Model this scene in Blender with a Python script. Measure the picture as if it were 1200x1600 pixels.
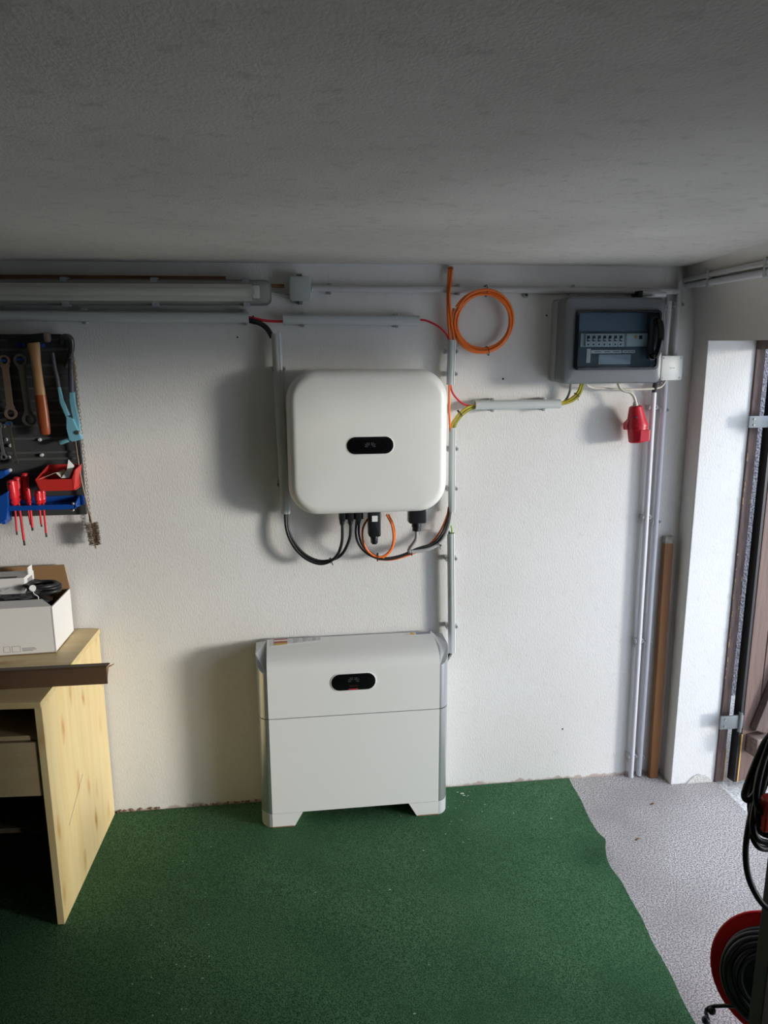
import bpy, bmesh, math, random
from mathutils import Vector, Matrix
from math import sin, cos, pi, radians as R
random.seed(7)
S = bpy.context.scene
for o in list(bpy.data.objects): bpy.data.objects.remove(o)
COL = S.collection

# ---------------------------------------------------------------- camera
FPX, PITCH, YAW, ROLL = 1214.03, 0.21726, 0.12856, -0.00357
CAM = Vector((0.0, -2.64464, 1.68721))
fw = Vector((sin(YAW)*cos(PITCH), cos(YAW)*cos(PITCH), -sin(PITCH)))
rt = Vector((cos(YAW), -sin(YAW), 0)); up = rt.cross(fw)
r2 = rt*cos(ROLL)+up*sin(ROLL); u2 = -rt*sin(ROLL)+up*cos(ROLL)
cd = bpy.data.cameras.new('camera'); co = bpy.data.objects.new('camera', cd); COL.objects.link(co)
M = Matrix((r2, u2, -fw)).transposed().to_4x4(); M.translation = CAM
co.matrix_world = M
cd.sensor_fit = 'VERTICAL'; cd.sensor_height = 36; cd.sensor_width = 27; cd.lens = FPX/1600*36
cd.clip_start = 0.02; cd.clip_end = 200
S.camera = co

# ---------------------------------------------------------------- sky and light
S.view_settings.view_transform = 'Standard'; S.view_settings.look = 'None'
S.view_settings.gamma = 1; S.view_settings.use_curve_mapping = False
S.view_settings.exposure = 0.46
wd = bpy.data.worlds.new('overcast_sky'); S.world = wd; wd.use_nodes = True
bg = wd.node_tree.nodes['Background']
bg.inputs[0].default_value = (0.73, 0.835, 1.0, 1); bg.inputs[1].default_value = 3.35
pl = bpy.data.lights.new('doorway_portal', 'AREA'); pl.shape = 'RECTANGLE'; pl.size = 1.72; pl.size_y = 1.75
pl.cycles.is_portal = True
po = bpy.data.objects.new('doorway_portal', pl); COL.objects.link(po)
po.matrix_world = Matrix(((0, 0, 1, 1.66), (1, 0, 0, -.95), (0, 1, 0, .83), (0, 0, 0, 1)))

sn = bpy.data.lights.new('hazy_sun', 'SUN'); sn.energy = 1.85; sn.angle = R(9); sn.color = (1.0, .95, .855)
so = bpy.data.objects.new('hazy_sun', sn); COL.objects.link(so); so.location = (5, -3, 1.5)
so.rotation_euler = Vector((-1.92, 1.0, -.13)).to_track_quat('-Z', 'Y').to_euler()

# pixel helpers: a 1200x1600 pixel of the photograph to a point on a known plane of the room
def ray(px, py): return fw + r2*((px-600)/FPX) - u2*((py-800)/FPX)
def W(px, py, d=0.0):                       # at distance d in front of the back wall
    v = ray(px, py); return CAM + v*((-d-CAM.y)/v.y)
def F(px, py, z=0.0):
    v = ray(px, py); return CAM + v*((z-CAM.z)/v.z)
def P(px, py, t): return CAM + ray(px, py)*t

# ---------------------------------------------------------------- materials
def mat(name, col, rough=.5, metal=0., var=0., vscale=8., bump=0., bscale=60., stretch=(1, 1, 1), spec=.5, col2=None, detail=4, coat=0.):
    m = bpy.data.materials.new(name); m.use_nodes = True; nt = m.node_tree; N = nt.nodes; L = nt.links
    b = N['Principled BSDF']; b.inputs['Roughness'].default_value = rough; b.inputs['Metallic'].default_value = metal
    b.inputs['Specular IOR Level'].default_value = spec; b.inputs['Coat Weight'].default_value = coat
    b.inputs['Base Color'].default_value = (*col, 1)
    tc = N.new('ShaderNodeTexCoord'); mp = N.new('ShaderNodeMapping'); mp.inputs['Scale'].default_value = stretch
    L.new(tc.outputs['Object'], mp.inputs[0])
    if var or col2:
        n = N.new('ShaderNodeTexNoise'); n.inputs['Scale'].default_value = vscale; n.inputs['Detail'].default_value = detail
        L.new(mp.outputs[0], n.inputs['Vector'])
        r = N.new('ShaderNodeValToRGB'); r.color_ramp.elements[0].position = .3; r.color_ramp.elements[1].position = .7
        c2 = col2 or tuple(min(1, c*(1+var)) for c in col); c1 = col if col2 else tuple(c*(1-var) for c in col)
        r.color_ramp.elements[0].color = (*c1, 1); r.color_ramp.elements[1].color = (*c2, 1)
        L.new(n.outputs[0], r.inputs[0]); L.new(r.outputs[0], b.inputs['Base Color'])
    if bump:
        n2 = N.new('ShaderNodeTexNoise'); n2.inputs['Scale'].default_value = bscale; n2.inputs['Detail'].default_value = 5
        L.new(mp.outputs[0], n2.inputs['Vector'])
        bp = N.new('ShaderNodeBump'); bp.inputs['Strength'].default_value = 1; bp.inputs['Distance'].default_value = bump
        L.new(n2.outputs[0], bp.inputs['Height']); L.new(bp.outputs[0], b.inputs['Normal'])
    return m

def plaster(name, c, grime, bump=.0012, sc=120, skirt=False, mott=.12):
    m = bpy.data.materials.new(name); m.use_nodes = True; nt = m.node_tree; N = nt.nodes; L = nt.links
    b = N['Principled BSDF']; b.inputs['Roughness'].default_value = .9; b.inputs['Specular IOR Level'].default_value = .2
    g = N.new('ShaderNodeNewGeometry')
    def noise(s, d=4, v=None):
        n = N.new('ShaderNodeTexNoise'); n.inputs['Scale'].default_value = s; n.inputs['Detail'].default_value = d
        L.new(v or g.outputs['Position'], n.inputs['Vector']); return n.outputs[0]
    def mix(f, a, bb):
        x = N.new('ShaderNodeMix'); x.data_type = 'RGBA'; L.new(f, x.inputs[0])
        for i, q in ((6, a), (7, bb)):
            if isinstance(q, tuple): x.inputs[i].default_value = (*q, 1)
            else: L.new(q, x.inputs[i])
        return x.outputs[2]
    def ramp(i, a, bb, v0=0, v1=1):
        r = N.new('ShaderNodeMapRange'); L.new(i, r.inputs[0])
        for k, q in enumerate((a, bb, v0, v1)): r.inputs[k+1].default_value = q
        return r.outputs[0]
    col = mix(ramp(noise(1.7, 6), .35, .7, 0, 1), c, grime)
    col = mix(ramp(noise(38, 6), .55, .8, 0, mott), col, tuple(q*.45 for q in grime))
    vo = N.new('ShaderNodeTexVoronoi'); vo.inputs['Scale'].default_value = 3.1; L.new(g.outputs['Position'], vo.inputs['Vector'])
    col = mix(ramp(vo.outputs['Distance'], .012, .02, .75, 0), col, (.08, .075, .07))
    if skirt:
        sx = N.new('ShaderNodeSeparateXYZ'); L.new(g.outputs['Position'], sx.inputs[0])
        ad = N.new('ShaderNodeMath'); ad.operation = 'MULTIPLY_ADD'; L.new(noise(26, 5), ad.inputs[0]); ad.inputs[1].default_value = -.05
        L.new(sx.outputs[2], ad.inputs[2])
        col = mix(ramp(ad.outputs[0], -.018, -.010, .6, 0), col, (.34, .2, .15))
    L.new(col, b.inputs['Base Color'])
    mp = N.new('ShaderNodeMapping'); mp.inputs['Scale'].default_value = (1.6, 1, .75); L.new(g.outputs['Position'], mp.inputs[0])
    bp = N.new('ShaderNodeBump'); bp.inputs['Distance'].default_value = bump; bp.inputs['Strength'].default_value = .9
    L.new(noise(sc, 3, mp.outputs[0]), bp.inputs['Height']); L.new(bp.outputs[0], b.inputs['Normal'])
    return m

def speckle(name, ca, cb, cc, fine, big=2.2, bump=.002):
    m = bpy.data.materials.new(name); m.use_nodes = True; nt = m.node_tree; N = nt.nodes; L = nt.links
    b = N['Principled BSDF']; b.inputs['Roughness'].default_value = .95; b.inputs['Specular IOR Level'].default_value = .15
    g = N.new('ShaderNodeNewGeometry')
    n1 = N.new('ShaderNodeTexNoise'); n1.inputs['Scale'].default_value = fine; n1.inputs['Detail'].default_value = 3; L.new(g.outputs['Position'], n1.inputs['Vector'])
    n2 = N.new('ShaderNodeTexNoise'); n2.inputs['Scale'].default_value = big; n2.inputs['Detail'].default_value = 5; L.new(g.outputs['Position'], n2.inputs['Vector'])
    r1 = N.new('ShaderNodeValToRGB'); r1.color_ramp.elements[0].position = .38; r1.color_ramp.elements[1].position = .62
    r1.color_ramp.elements[0].color = (*ca, 1); r1.color_ramp.elements[1].color = (*cb, 1); L.new(n1.outputs[0], r1.inputs[0])
    r2_ = N.new('ShaderNodeMapRange'); r2_.inputs[1].default_value = .42; r2_.inputs[2].default_value = .68; r2_.inputs[4].default_value = .55; L.new(n2.outputs[0], r2_.inputs[0])
    x = N.new('ShaderNodeMix'); x.data_type = 'RGBA'; L.new(r2_.outputs[0], x.inputs[0]); L.new(r1.outputs[0], x.inputs[6]); x.inputs[7].default_value = (*cc, 1)
    L.new(x.outputs[2], b.inputs['Base Color'])
    bp = N.new('ShaderNodeBump'); bp.inputs['Distance'].default_value = bump; L.new(n1.outputs[0], bp.inputs['Height']); L.new(bp.outputs[0], b.inputs['Normal'])
    return m

def pine(name, axis='Z', c=(.80, .64, .34), dark=(.62, .42, .16), knots=True):
    dark = (.50, .22, .045)
    m = bpy.data.materials.new(name); m.use_nodes = True; nt = m.node_tree; N = nt.nodes; L = nt.links
    b = N['Principled BSDF']; b.inputs['Roughness'].default_value = .45
    tc = N.new('ShaderNodeTexCoord'); mp = N.new('ShaderNodeMapping')
    mp.inputs['Scale'].default_value = {'Z': (9, 9, .7), 'X': (.7, 9, 9), 'Y': (9, .7, 9)}[axis]; L.new(tc.outputs['Object'], mp.inputs[0])
    n = N.new('ShaderNodeTexNoise'); n.inputs['Scale'].default_value = 3.2; n.inputs['Detail'].default_value = 6; n.inputs['Distortion'].default_value = .5
    L.new(mp.outputs[0], n.inputs['Vector'])
    r = N.new('ShaderNodeValToRGB'); e = r.color_ramp.elements; e[0].position = .3; e[0].color = (c[0]*.93, c[1]*.88, c[2]*.75, 1); e[1].position = .6; e[1].color = (*c, 1)
    L.new(n.outputs[0], r.inputs[0]); out = r.outputs[0]
    if knots:
        sx = N.new('ShaderNodeSeparateXYZ'); L.new(tc.outputs['Object'], sx.inputs[0]); cb = N.new('ShaderNodeCombineXYZ')
        dn = N.new('ShaderNodeTexNoise'); dn.inputs['Scale'].default_value = 9; L.new(tc.outputs['Object'], dn.inputs['Vector'])
        for k, (src, sc_) in enumerate({'Z': (('Y', 10.5), ('Z', 4.2)), 'X': (('Y', 8.5), ('X', 2.6)), 'Y': (('X', 8.5), ('Y', 2.6))}[axis]):
            mm_ = N.new('ShaderNodeMath'); mm_.operation = 'MULTIPLY_ADD'; L.new(sx.outputs[src], mm_.inputs[0]); mm_.inputs[1].default_value = sc_
            m2_ = N.new('ShaderNodeMath'); m2_.operation = 'MULTIPLY'; L.new(dn.outputs[0], m2_.inputs[0]); m2_.inputs[1].default_value = .35; L.new(m2_.outputs[0], mm_.inputs[2])
            L.new(mm_.outputs[0], cb.inputs[k])
        v = N.new('ShaderNodeTexVoronoi'); v.voronoi_dimensions = '2D'; v.inputs['Scale'].default_value = 1.0; L.new(cb.outputs[0], v.inputs['Vector'])
        q = N.new('ShaderNodeMapRange'); q.inputs[1].default_value = .03; q.inputs[2].default_value = .20; q.inputs[4].default_value = 0; L.new(v.outputs['Distance'], q.inputs[0])
        sc3 = N.new('ShaderNodeSeparateColor'); L.new(v.outputs['Color'], sc3.inputs[0]); m3 = N.new('ShaderNodeMath'); m3.operation = 'MULTIPLY'; L.new(sc3.outputs[0], m3.inputs[0]); m3.inputs[1].default_value = 1.0; L.new(m3.outputs[0], q.inputs[3])
        x = N.new('ShaderNodeMix'); x.data_type = 'RGBA'; L.new(q.outputs[0], x.inputs[0]); L.new(out, x.inputs[6]); x.inputs[7].default_value = (*dark, 1); out = x.outputs[2]
    L.new(out, b.inputs['Base Color'])
    return m

def clearish(name, tint, alpha, rough=.08, tr0=.62):
    m = bpy.data.materials.new(name); m.use_nodes = True; nt = m.node_tree; N = nt.nodes; L = nt.links
    b = N['Principled BSDF']; b.inputs['Base Color'].default_value = (*tint, 1); b.inputs['Roughness'].default_value = rough
    tr = N.new('ShaderNodeBsdfTransparent'); tr.inputs[0].default_value = (*[min(1, t*.4+tr0) for t in tint], 1)
    mx = N.new('ShaderNodeMixShader'); mx.inputs[0].default_value = alpha
    L.new(tr.outputs[0], mx.inputs[1]); L.new(b.outputs[0], mx.inputs[2]); L.new(mx.outputs[0], N['Material Output'].inputs[0])
    return m

MW = plaster('white_wall_plaster', (.80, .79, .775), (.74, .725, .70), skirt=True)
MWR = plaster('right_wall_plaster', (.74, .72, .69), (.68, .655, .62), bump=.001)
MPIER = plaster('pier_plaster', (.80, .80, .80), (.74, .74, .73), bump=.0012, sc=120)
MC = plaster('ceiling_plaster', (.70, .67, .63), (.54, .515, .48), bump=.0010, sc=150, mott=.35)
MDARK = plaster('unlit_wall_plaster', (.22, .21, .20), (.18, .17, .16))
MFL = speckle('concrete_screed', (.20, .18, .172), (.72, .67, .64), (.28, .25, .24), 210, 2.4, .003)
MOUT = speckle('outdoor_concrete', (.48, .47, .45), (.80, .78, .75), (.60, .58, .56), 130, 3, .004)
MROUGH = speckle('rough_render', (.16, .16, .18), (.36, .36, .40), (.22, .22, .25), 110, 3, .02)
MCARP = speckle('green_needle_felt', (.020, .070, .026), (.105, .215, .110), (.026, .088, .036), 300, 2.5, .003)
MINV = mat('inverter_white_paint', (.82, .82, .785), .42)
MBAT = mat('battery_white_paint', (.80, .80, .77), .38)
MSILV = mat('silver_plastic', (.52, .54, .56), .30, .75)
MBLK = mat('black_plastic', (.012, .012, .014), .35)
MGLOSS = mat('black_glass', (.004, .004, .005), .07)
MLOGO = mat('logo_grey', (.05, .055, .058), .5)
MREDL = mat('red_print', (.5, .03, .05), .5)
MCAB = mat('black_cable', (.014, .014, .016), .42)
MGCAB = mat('grey_cable', (.28, .28, .29), .45)
MCREAM = mat('cream_cable', (.62, .58, .5), .45)
MORG = mat('orange_cable', (.86, .17, .015), .42)
MRED = mat('red_cable', (.62, .02, .04), .42)
MDUCT = mat('grey_pvc', (.56, .59, .59), .38)
MDUCT2 = mat('painted_grey_pvc', (.55, .54, .55), .5)
MPIPE = mat('pale_pvc', (.66, .66, .71), .45)
MCLIP = mat('clip_plastic', (.55, .57, .57), .5)
MSCREW = mat('screw_steel', (.45, .44, .42), .35, .9)
MJB = mat('junction_grey', (.44, .48, .46), .5)
MWB = mat('junction_white', (.74, .76, .74), .5, var=.06, vscale=14)
MBOX = mat('enclosure_grey', (.145, .158, .168), .35)
MBOXL = mat('enclosure_light_grey', (.36, .36, .36), .5)
MPAN = mat('panel_slate', (.07, .09, .11), .5)
MBRK = mat('breaker_grey', (.74, .80, .80), .5)
MLAB = mat('paper_label', (.8, .8, .78), .6)
MINK = mat('grey_ink', (.3, .3, .32), .6)
MHOOD = clearish('smoked_hood', (.06, .14, .20), .05, .04, .78)
MHFR = mat('hood_frame_dark', (.012, .016, .02), .2)
MDIF = clearish('lamp_cover', (.75, .75, .70), .25, .2)
MTUBE = mat('lamp_tube_white', (.74, .74, .70), .4)
MTRAY = mat('lamp_tray', (.36, .36, .34), .5)
MWOODB = mat('brown_timber', (.17, .075, .03), .6, col2=(.24, .12, .05), vscale=5, stretch=(1, 8, 8))
MBAT2 = mat('orange_timber', (.10, .045, .028), .6, col2=(.36, .155, .045), vscale=1.6, stretch=(6, 6, .8), bump=.0006, bscale=40)
MDOOR = mat('brown_door_boards', (.115, .07, .058), .6, col2=(.165, .105, .09), vscale=6, stretch=(14, 14, 1), bump=.0012, bscale=30)
MRAIL = mat('weathered_rail', (.13, .085, .068), .6, col2=(.26, .19, .165), vscale=7, stretch=(1, 10, 10), bump=.0012, bscale=30)
MFRM = mat('worn_brown_frame', (.06, .036, .034), .6, col2=(.13, .085, .075), vscale=11, stretch=(8, 8, 1), bump=.001, bscale=50)
MRAW = mat('bare_wood_edge', (.62, .38, .12), .6, var=.15)
MPEG = mat('tool_panel_grey', (.05, .053, .055), .5)
MPEGL = mat('tool_panel_rib', (.085, .09, .093), .5)
MSTEEL = mat('tool_steel', (.30, .27, .24), .35, .85)
MBRONZE = mat('worn_bronze_steel', (.42, .30, .22), .4, .7)
MIRON = mat('black_iron', (.02, .02, .022), .45, .3)
MHND = mat('hammer_handle_wood', (.46, .25, .11), .5, var=.14, vscale=20, stretch=(6, 6, 1))
MHNDR = mat('hammer_handle_lacquer', (.30, .07, .02), .35)
MBLUE = mat('light_blue_enamel', (.20, .48, .60), .35)
MGRIP = mat('dark_grey_grip', (.07, .07, .09), .5)
MBPL = mat('blue_plastic', (.008, .07, .34), .35)
MRPL = mat('red_plastic', (.62, .035, .03), .38)
MSDR = mat('red_driver_handle', (.70, .025, .035), .32)
MRUST = mat('rusty_wire', (.27, .195, .14), .6, .1)
MPAP = mat('paper_scrap', (.62, .58, .5), .7)
MCARD = mat('white_carton', (.78, .77, .75), .6)
MKRAFT = mat('brown_cardboard', (.32, .18, .08), .7, var=.1, vscale=6)
MSTRIP = mat('brown_cardboard_profile', (.105, .058, .030), .65, var=.2, vscale=5)
MBAG = clearish('clear_plastic_bag', (.3, .3, .32), .14, .12, .8)
MPINEZ = pine('pine_upright', 'Z'); MPINEX = pine('pine_top', 'X', (.74, .58, .30)); MPINEF = pine('pine_front_shaded', 'X', (.46, .36, .22), knots=False)  # front pine darkened: shade on the cabinet's front is put into its colour
MCEE = mat('red_cee_plastic', (.55, .012, .03), .35)
MREEL = mat('red_reel', (.60, .012, .012), .35)
MPOST = mat('dark_post', (.020, .014, .008), .7)
MGALV = mat('galvanised', (.24, .26, .27), .4, .6)
def ygmat():
    m = bpy.data.materials.new('yellow_green_cable'); m.use_nodes = True; N = m.node_tree.nodes; L = m.node_tree.links
    b = N['Principled BSDF']; b.inputs['Roughness'].default_value = .4
    g = N.new('ShaderNodeNewGeometry'); s = N.new('ShaderNodeVectorMath'); s.operation = 'DOT_PRODUCT'
    L.new(g.outputs['Normal'], s.inputs[0]); s.inputs[1].default_value = (.75, -.45, -.5)
    tc = N.new('ShaderNodeTexCoord')
    r = N.new('ShaderNodeValToRGB'); r.color_ramp.interpolation = 'CONSTANT'; e = r.color_ramp.elements
    e[0].color = (.70, .52, .03, 1); e[1].position = .62; e[1].color = (.10, .17, .02, 1); L.new(s.outputs['Value'], r.inputs[0])
    L.new(r.outputs[0], b.inputs['Base Color']); return m
MYG = ygmat()
MGY = mat('green_yellow_wire', (.35, .55, .03), .4)

# ---------------------------------------------------------------- mesh helpers
def NB(): return bmesh.new()
def obj(name, bm, m, parent=None, smooth=None, loc=None):
    me = bpy.data.meshes.new(name); bmesh.ops.recalc_face_normals(bm, faces=bm.faces[:])
    if smooth is not None:
        for f in bm.faces: f.smooth = True
        lim = R(smooth)
        for e in bm.edges:
            if len(e.link_faces) == 2 and e.calc_face_angle(0) > lim: e.smooth = False
    bm.to_mesh(me); bm.free()
    if not isinstance(m, (list, tuple)): m = [m]
    for x in m: me.materials.append(x)
    o = bpy.data.objects.new(name, me); COL.objects.link(o)
    if parent is not None:
        o.parent = parent
        off = Vector((0, 0, 0)); q = parent
        while q is not None: off += q.location; q = q.parent
        o.location = -off        # meshes are written in room coordinates
    return o
def tag(o, label, cat, group=None, kind=None):
    if label: o['label'] = label
    if cat: o['category'] = cat
    if group: o['group'] = group
    if kind: o['kind'] = kind
    return o
def thing(name, loc, label, cat, group=None, kind=None):
    o = bpy.data.objects.new(name, None); o.empty_display_size = .05; COL.objects.link(o); o.location = loc
    return tag(o, label, cat, group, kind)
def struct(name, bm, m, parent=None, smooth=None):
    o = obj(name, bm, m, parent, smooth)
    if parent is None: o['kind'] = 'structure'
    return o
def box(bm, x0, x1, y0, y1, z0, z1, bev=0, seg=2):
    g = bmesh.ops.create_cube(bm, size=1); vs = g['verts']
    bmesh.ops.scale(bm, vec=(abs(x1-x0), abs(y1-y0), abs(z1-z0)), verts=vs)
    bmesh.ops.translate(bm, vec=((x0+x1)/2, (y0+y1)/2, (z0+z1)/2), verts=vs)
    if bev:
        es = list({e for v in vs for e in v.link_edges})
        bmesh.ops.bevel(bm, geom=es, offset=bev, segments=seg, profile=.6, affect='EDGES')
    return bm
def obox(bm, c, ax, ay, az, sx, sy, sz, bev=0):      # oriented box
    g = bmesh.ops.create_cube(bm, size=1); vs = g['verts']
    bmesh.ops.scale(bm, vec=(sx, sy, sz), verts=vs)
    m = Matrix((ax, ay, az)).transposed().to_4x4(); m.translation = c
    bmesh.ops.transform(bm, matrix=m, verts=vs)
    if bev:
        es = list({e for v in vs for e in v.link_edges})
        bmesh.ops.bevel(bm, geom=es, offset=bev, segments=2, profile=.6, affect='EDGES')
    return bm
def smoothpts(pts, k=6, closed=False):
    pts = [Vector(p) for p in pts]; n = len(pts); out = []
    if n < 3: return pts
    rng = range(n) if closed else range(n-1)
    for i in rng:
        p0 = pts[(i-1) % n] if (closed or i > 0) else pts[0]*2-pts[1]
        p1 = pts[i]; p2 = pts[(i+1) % n]
        p3 = pts[(i+2) % n] if (closed or i+2 < n) else pts[-1]*2-pts[-2]
        for j in range(k):
            t = j/k
            out.append(.5*((2*p1)+(p2-p0)*t+(2*p0-5*p1+4*p2-p3)*t*t+(3*p1-p0-3*p2+p3)*t**3))
    if not closed: out.append(pts[-1])
    return out
def tube(bm, pts, r, n=10, closed=False, k=6, cap=True):
    q = smoothpts(pts, k, closed); m = len(q); rings = []
    rr = r if callable(r) else (lambda t: r)
    prev = None
    for i in range(m):
        if closed: t = q[(i+1) % m]-q[i-1]
        else: t = q[min(i+1, m-1)]-q[max(i-1, 0)]
        t.normalize()
        if prev is None: a = t.orthogonal().normalized()
        else: a = (prev-t*prev.dot(t)).normalized()
        prev = a; b = t.cross(a); w = rr(i/(m-1))
        rings.append([bm.verts.new(q[i]+a*(cos(2*pi*j/n)*w)+b*(sin(2*pi*j/n)*w)) for j in range(n)])
    for i in range(m if closed else m-1):
        A = rings[i]; B = rings[(i+1) % m]
        if closed and i == m-1:      # best rotation to avoid twist
            s = min(range(n), key=lambda s: (A[0].co-B[s].co).length); B = B[s:]+B[:s]
        for j in range(n): bm.faces.new((A[j], A[(j+1) % n], B[(j+1) % n], B[j]))
    if cap and not closed: bm.faces.new(rings[0]); bm.faces.new(rings[-1])
    return bm
def lathe(bm, p0, p1, prof, n=16, sq=1):       # prof: list of (t along axis 0..1, radius)
    p0 = Vector(p0); p1 = Vector(p1); ax = (p1-p0); t = ax.normalized()
    a = t.orthogonal().normalized(); b = t.cross(a); rings = []
    for (s, r) in prof:
        c = p0+ax*s; rings.append([bm.verts.new(c+a*cos(2*pi*j/n)*r+b*sin(2*pi*j/n)*r) for j in range(n)])
    for i in range(len(rings)-1):
        for j in range(n): bm.faces.new((rings[i][j], rings[i][(j+1) % n], rings[i+1][(j+1) % n], rings[i+1][j]))
    bm.faces.new(rings[0]); bm.faces.new(rings[-1]); return bm
def loft(bm, rings, caps=True):
    vs = [[bm.verts.new(p) for p in r] for r in rings]; n = len(vs[0])
    for i in range(len(vs)-1):
        for j in range(n): bm.faces.new((vs[i][j], vs[i][(j+1) % n], vs[i+1][(j+1) % n], vs[i+1][j]))
    if caps: bm.faces.new(vs[0]); bm.faces.new(vs[-1])
    return bm
def rrect(w, h, r, n=8):                       # rounded rectangle outline in 2D
    o = []
    for (cx, cy, a0) in ((w/2-r, h/2-r, 0), (-w/2+r, h/2-r, 90), (-w/2+r, -h/2+r, 180), (w/2-r, -h/2+r, 270)):
        for i in range(n+1):
            a = R(a0+90*i/n); o.append((cx+r*cos(a), cy+r*sin(a)))
    return o
def slab(bm, w, h, r, cx, cz, y0, y1, ch=0, n=6):   # rounded slab facing the room, y0 back, y1 front
    if ch: sp = [(0, y0), (0, y1+ch), (ch*.3, y1+ch*.3), (ch, y1)]
    else: sp = [(0, y0), (0, y1)]
    return loft(bm, [[Vector((cx+a, y, cz+b)) for a, b in rrect(w-2*i, h-2*i, max(r-i, .0004), n)] for i, y in sp])
def plate(bm, pts, d, th, bev=0):              # pixel outline on plane at distance d, extruded towards the wall
    P3 = [W(x, y, d) for x, y in pts]
    f0 = [bm.verts.new(p) for p in P3]; f1 = [bm.verts.new(p+Vector((0, th, 0))) for p in P3]; n = len(P3)
    a = bm.faces.new(f0); bm.faces.new(f1)
    for i in range(n): bm.faces.new((f0[i], f0[(i+1) % n], f1[(i+1) % n], f1[i]))
    if bev: bmesh.ops.bevel(bm, geom=list(a.edges), offset=bev, segments=2, profile=.6, affect='EDGES')
    return bm
def poly(bm, pts3, vec):                       # world polygon extruded by a vector
    f0 = [bm.verts.new(p) for p in pts3]; f1 = [bm.verts.new(Vector(p)+Vector(vec)) for p in pts3]; n = len(f0)
    bm.faces.new(f0); bm.faces.new(f1)
    for i in range(n): bm.faces.new((f0[i], f0[(i+1) % n], f1[(i+1) % n], f1[i]))
    return bm
def tie(c, axis, r, parent, name='cable_tie', m=None):   # zip tie: flat ring, head and tail
    bm = NB(); axis = Vector(axis).normalized(); a = axis.orthogonal().normalized(); b = axis.cross(a)
    tube(bm, [Vector(c)+a*cos(2*pi*i/14)*r+b*sin(2*pi*i/14)*r for i in range(14)], .0014, 6, True, 1)
    obox(bm, Vector(c)+a*(r+.001), a, b, axis, .005, .006, .006)
    dn = Vector((0, -.35, -.9)).normalized()
    tube(bm, [Vector(c)+a*r, Vector(c)+a*r+dn*.016], .0011, 6)
    return obj(name, bm, m or MBLK, parent, 40)

# ---------------------------------------------------------------- room
CZ = 1.932; XR = 1.447; XO = 1.634; YP = -.089; ZH = 1.684; YB = -1.85
b = NB(); box(b, -2.4, 1.62, 0, .2, -.05, CZ+.1); wall_back = struct('wall_back', b, MW)
b = NB(); box(b, -2.4, 1.7, -4.6, .2, CZ, CZ+.15); struct('ceiling', b, MC)
b = NB(); box(b, -2.4, XO, -4.6, .2, -.12, 0); struct('floor', b, MFL)
b = NB(); box(b, -2.6, -2.4, -4.6, .2, -.05, CZ+.1); struct('wall_left', b, MDARK)
b = NB(); box(b, -2.4, XO, -4.8, -4.6, -.05, CZ+.1); struct('wall_rear', b, MDARK)
# right wall: pier, lintel (leaning slightly inwards at the ceiling) and the piece behind the opening
b = NB(); box(b, XR, XO, YP, 0, -.04, ZH+.01, .004); box(b, XR, XO, -4.6, YB, -.04, ZH+.01)
def wallx(y, z):
    t = max(0., (z-ZH)/(CZ-ZH)); return XR-(.047+.215*min(-y, .7))*t*t
ysn = [0]+[-.05*i for i in range(1, 17)]+[-1.5, -4.6]; zsn = [ZH+(CZ+.02-ZH)*i/8 for i in range(9)]
gi = [[b.verts.new((wallx(y, z), y, z)) for z in zsn] for y in ysn]; go_ = [[b.verts.new((XO, y, z)) for z in (zsn[0], zsn[-1])] for y in ysn]
for i in range(len(ysn)-1):
    for k in range(8): b.faces.new((gi[i][k], gi[i][k+1], gi[i+1][k+1], gi[i+1][k]))
    b.faces.new((gi[i][0], gi[i+1][0], go_[i+1][0], go_[i][0])); b.faces.new((go_[i][0], go_[i][1], go_[i+1][1], go_[i+1][0]))
wall_right = struct('wall_right', b, MWR, None, 50)
# bright render coat on the reveal side of the pier
b = NB(); box(b, XR+.002, XO-.006, YP-.004, YP+.006, 0, ZH-.001, .002); struct('trim_3', b, MPIER)
# broken patch of render at the foot of the reveal
b = NB(); cxp = W(1092, 1219, -YP).x
pp_ = [(cxp-.055, 0)]+[(cxp-.045+.09*i/10, .012+.026*sin(pi*i/10)**.8+random.uniform(-.003, .003)) for i in range(11)]+[(cxp+.055, 0)]
poly(b, [Vector((x, YP-.0075, z)) for x, z in pp_], (0, .004, 0)); obj('plaster_patch', b, speckle('raw_render', (.5, .48, .45), (.78, .77, .75), (.6, .58, .55), 160), wall_right, 60)
# outside: apron, rough rendered wall seen through the hinge gap, added unseen buildings that limit the sky
b = NB(); box(b, XO, 26, -22, 12, -.2, -.012); struct('outdoor_ground', b, MOUT)
b = NB(); box(b, 1.70, 4.2, .62, .9, -.1, 3.0); struct('outer_wall', b, MROUGH)
b = NB(); box(b, XO, 1.72, .10, .9, -.1, 3.0); box(b, -3, XO+.12, -4.9, 1.0, 2.09, 2.3); struct('wall_outer_side', b, MROUGH)
b = NB(); box(b, 12, 13, -4.6, 9, -.1, 7.5); hs = struct('house_occluder', b, mat('occluder_facade', (.32, .31, .29), .9, var=.15))  # added out of view to block grazing skylight into the doorway
b = NB(); box(b, -6, 10.4, -15, -10, -.1, 7.5); hs2 = struct('near_occluder', b, bpy.data.materials['occluder_facade'])  # second added block, unseen, narrows the sky gap from the other side
b = NB()
poly(b, [(11.6, -4.8, 7.4), (13.4, -4.8, 7.4), (12.5, -4.8, 8.6)], (0, 14, 0)); obj('occluder_gable', b, mat('occluder_roof', (.1, .05, .04), .9), hs)  # top of the added light-blocking building
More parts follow.
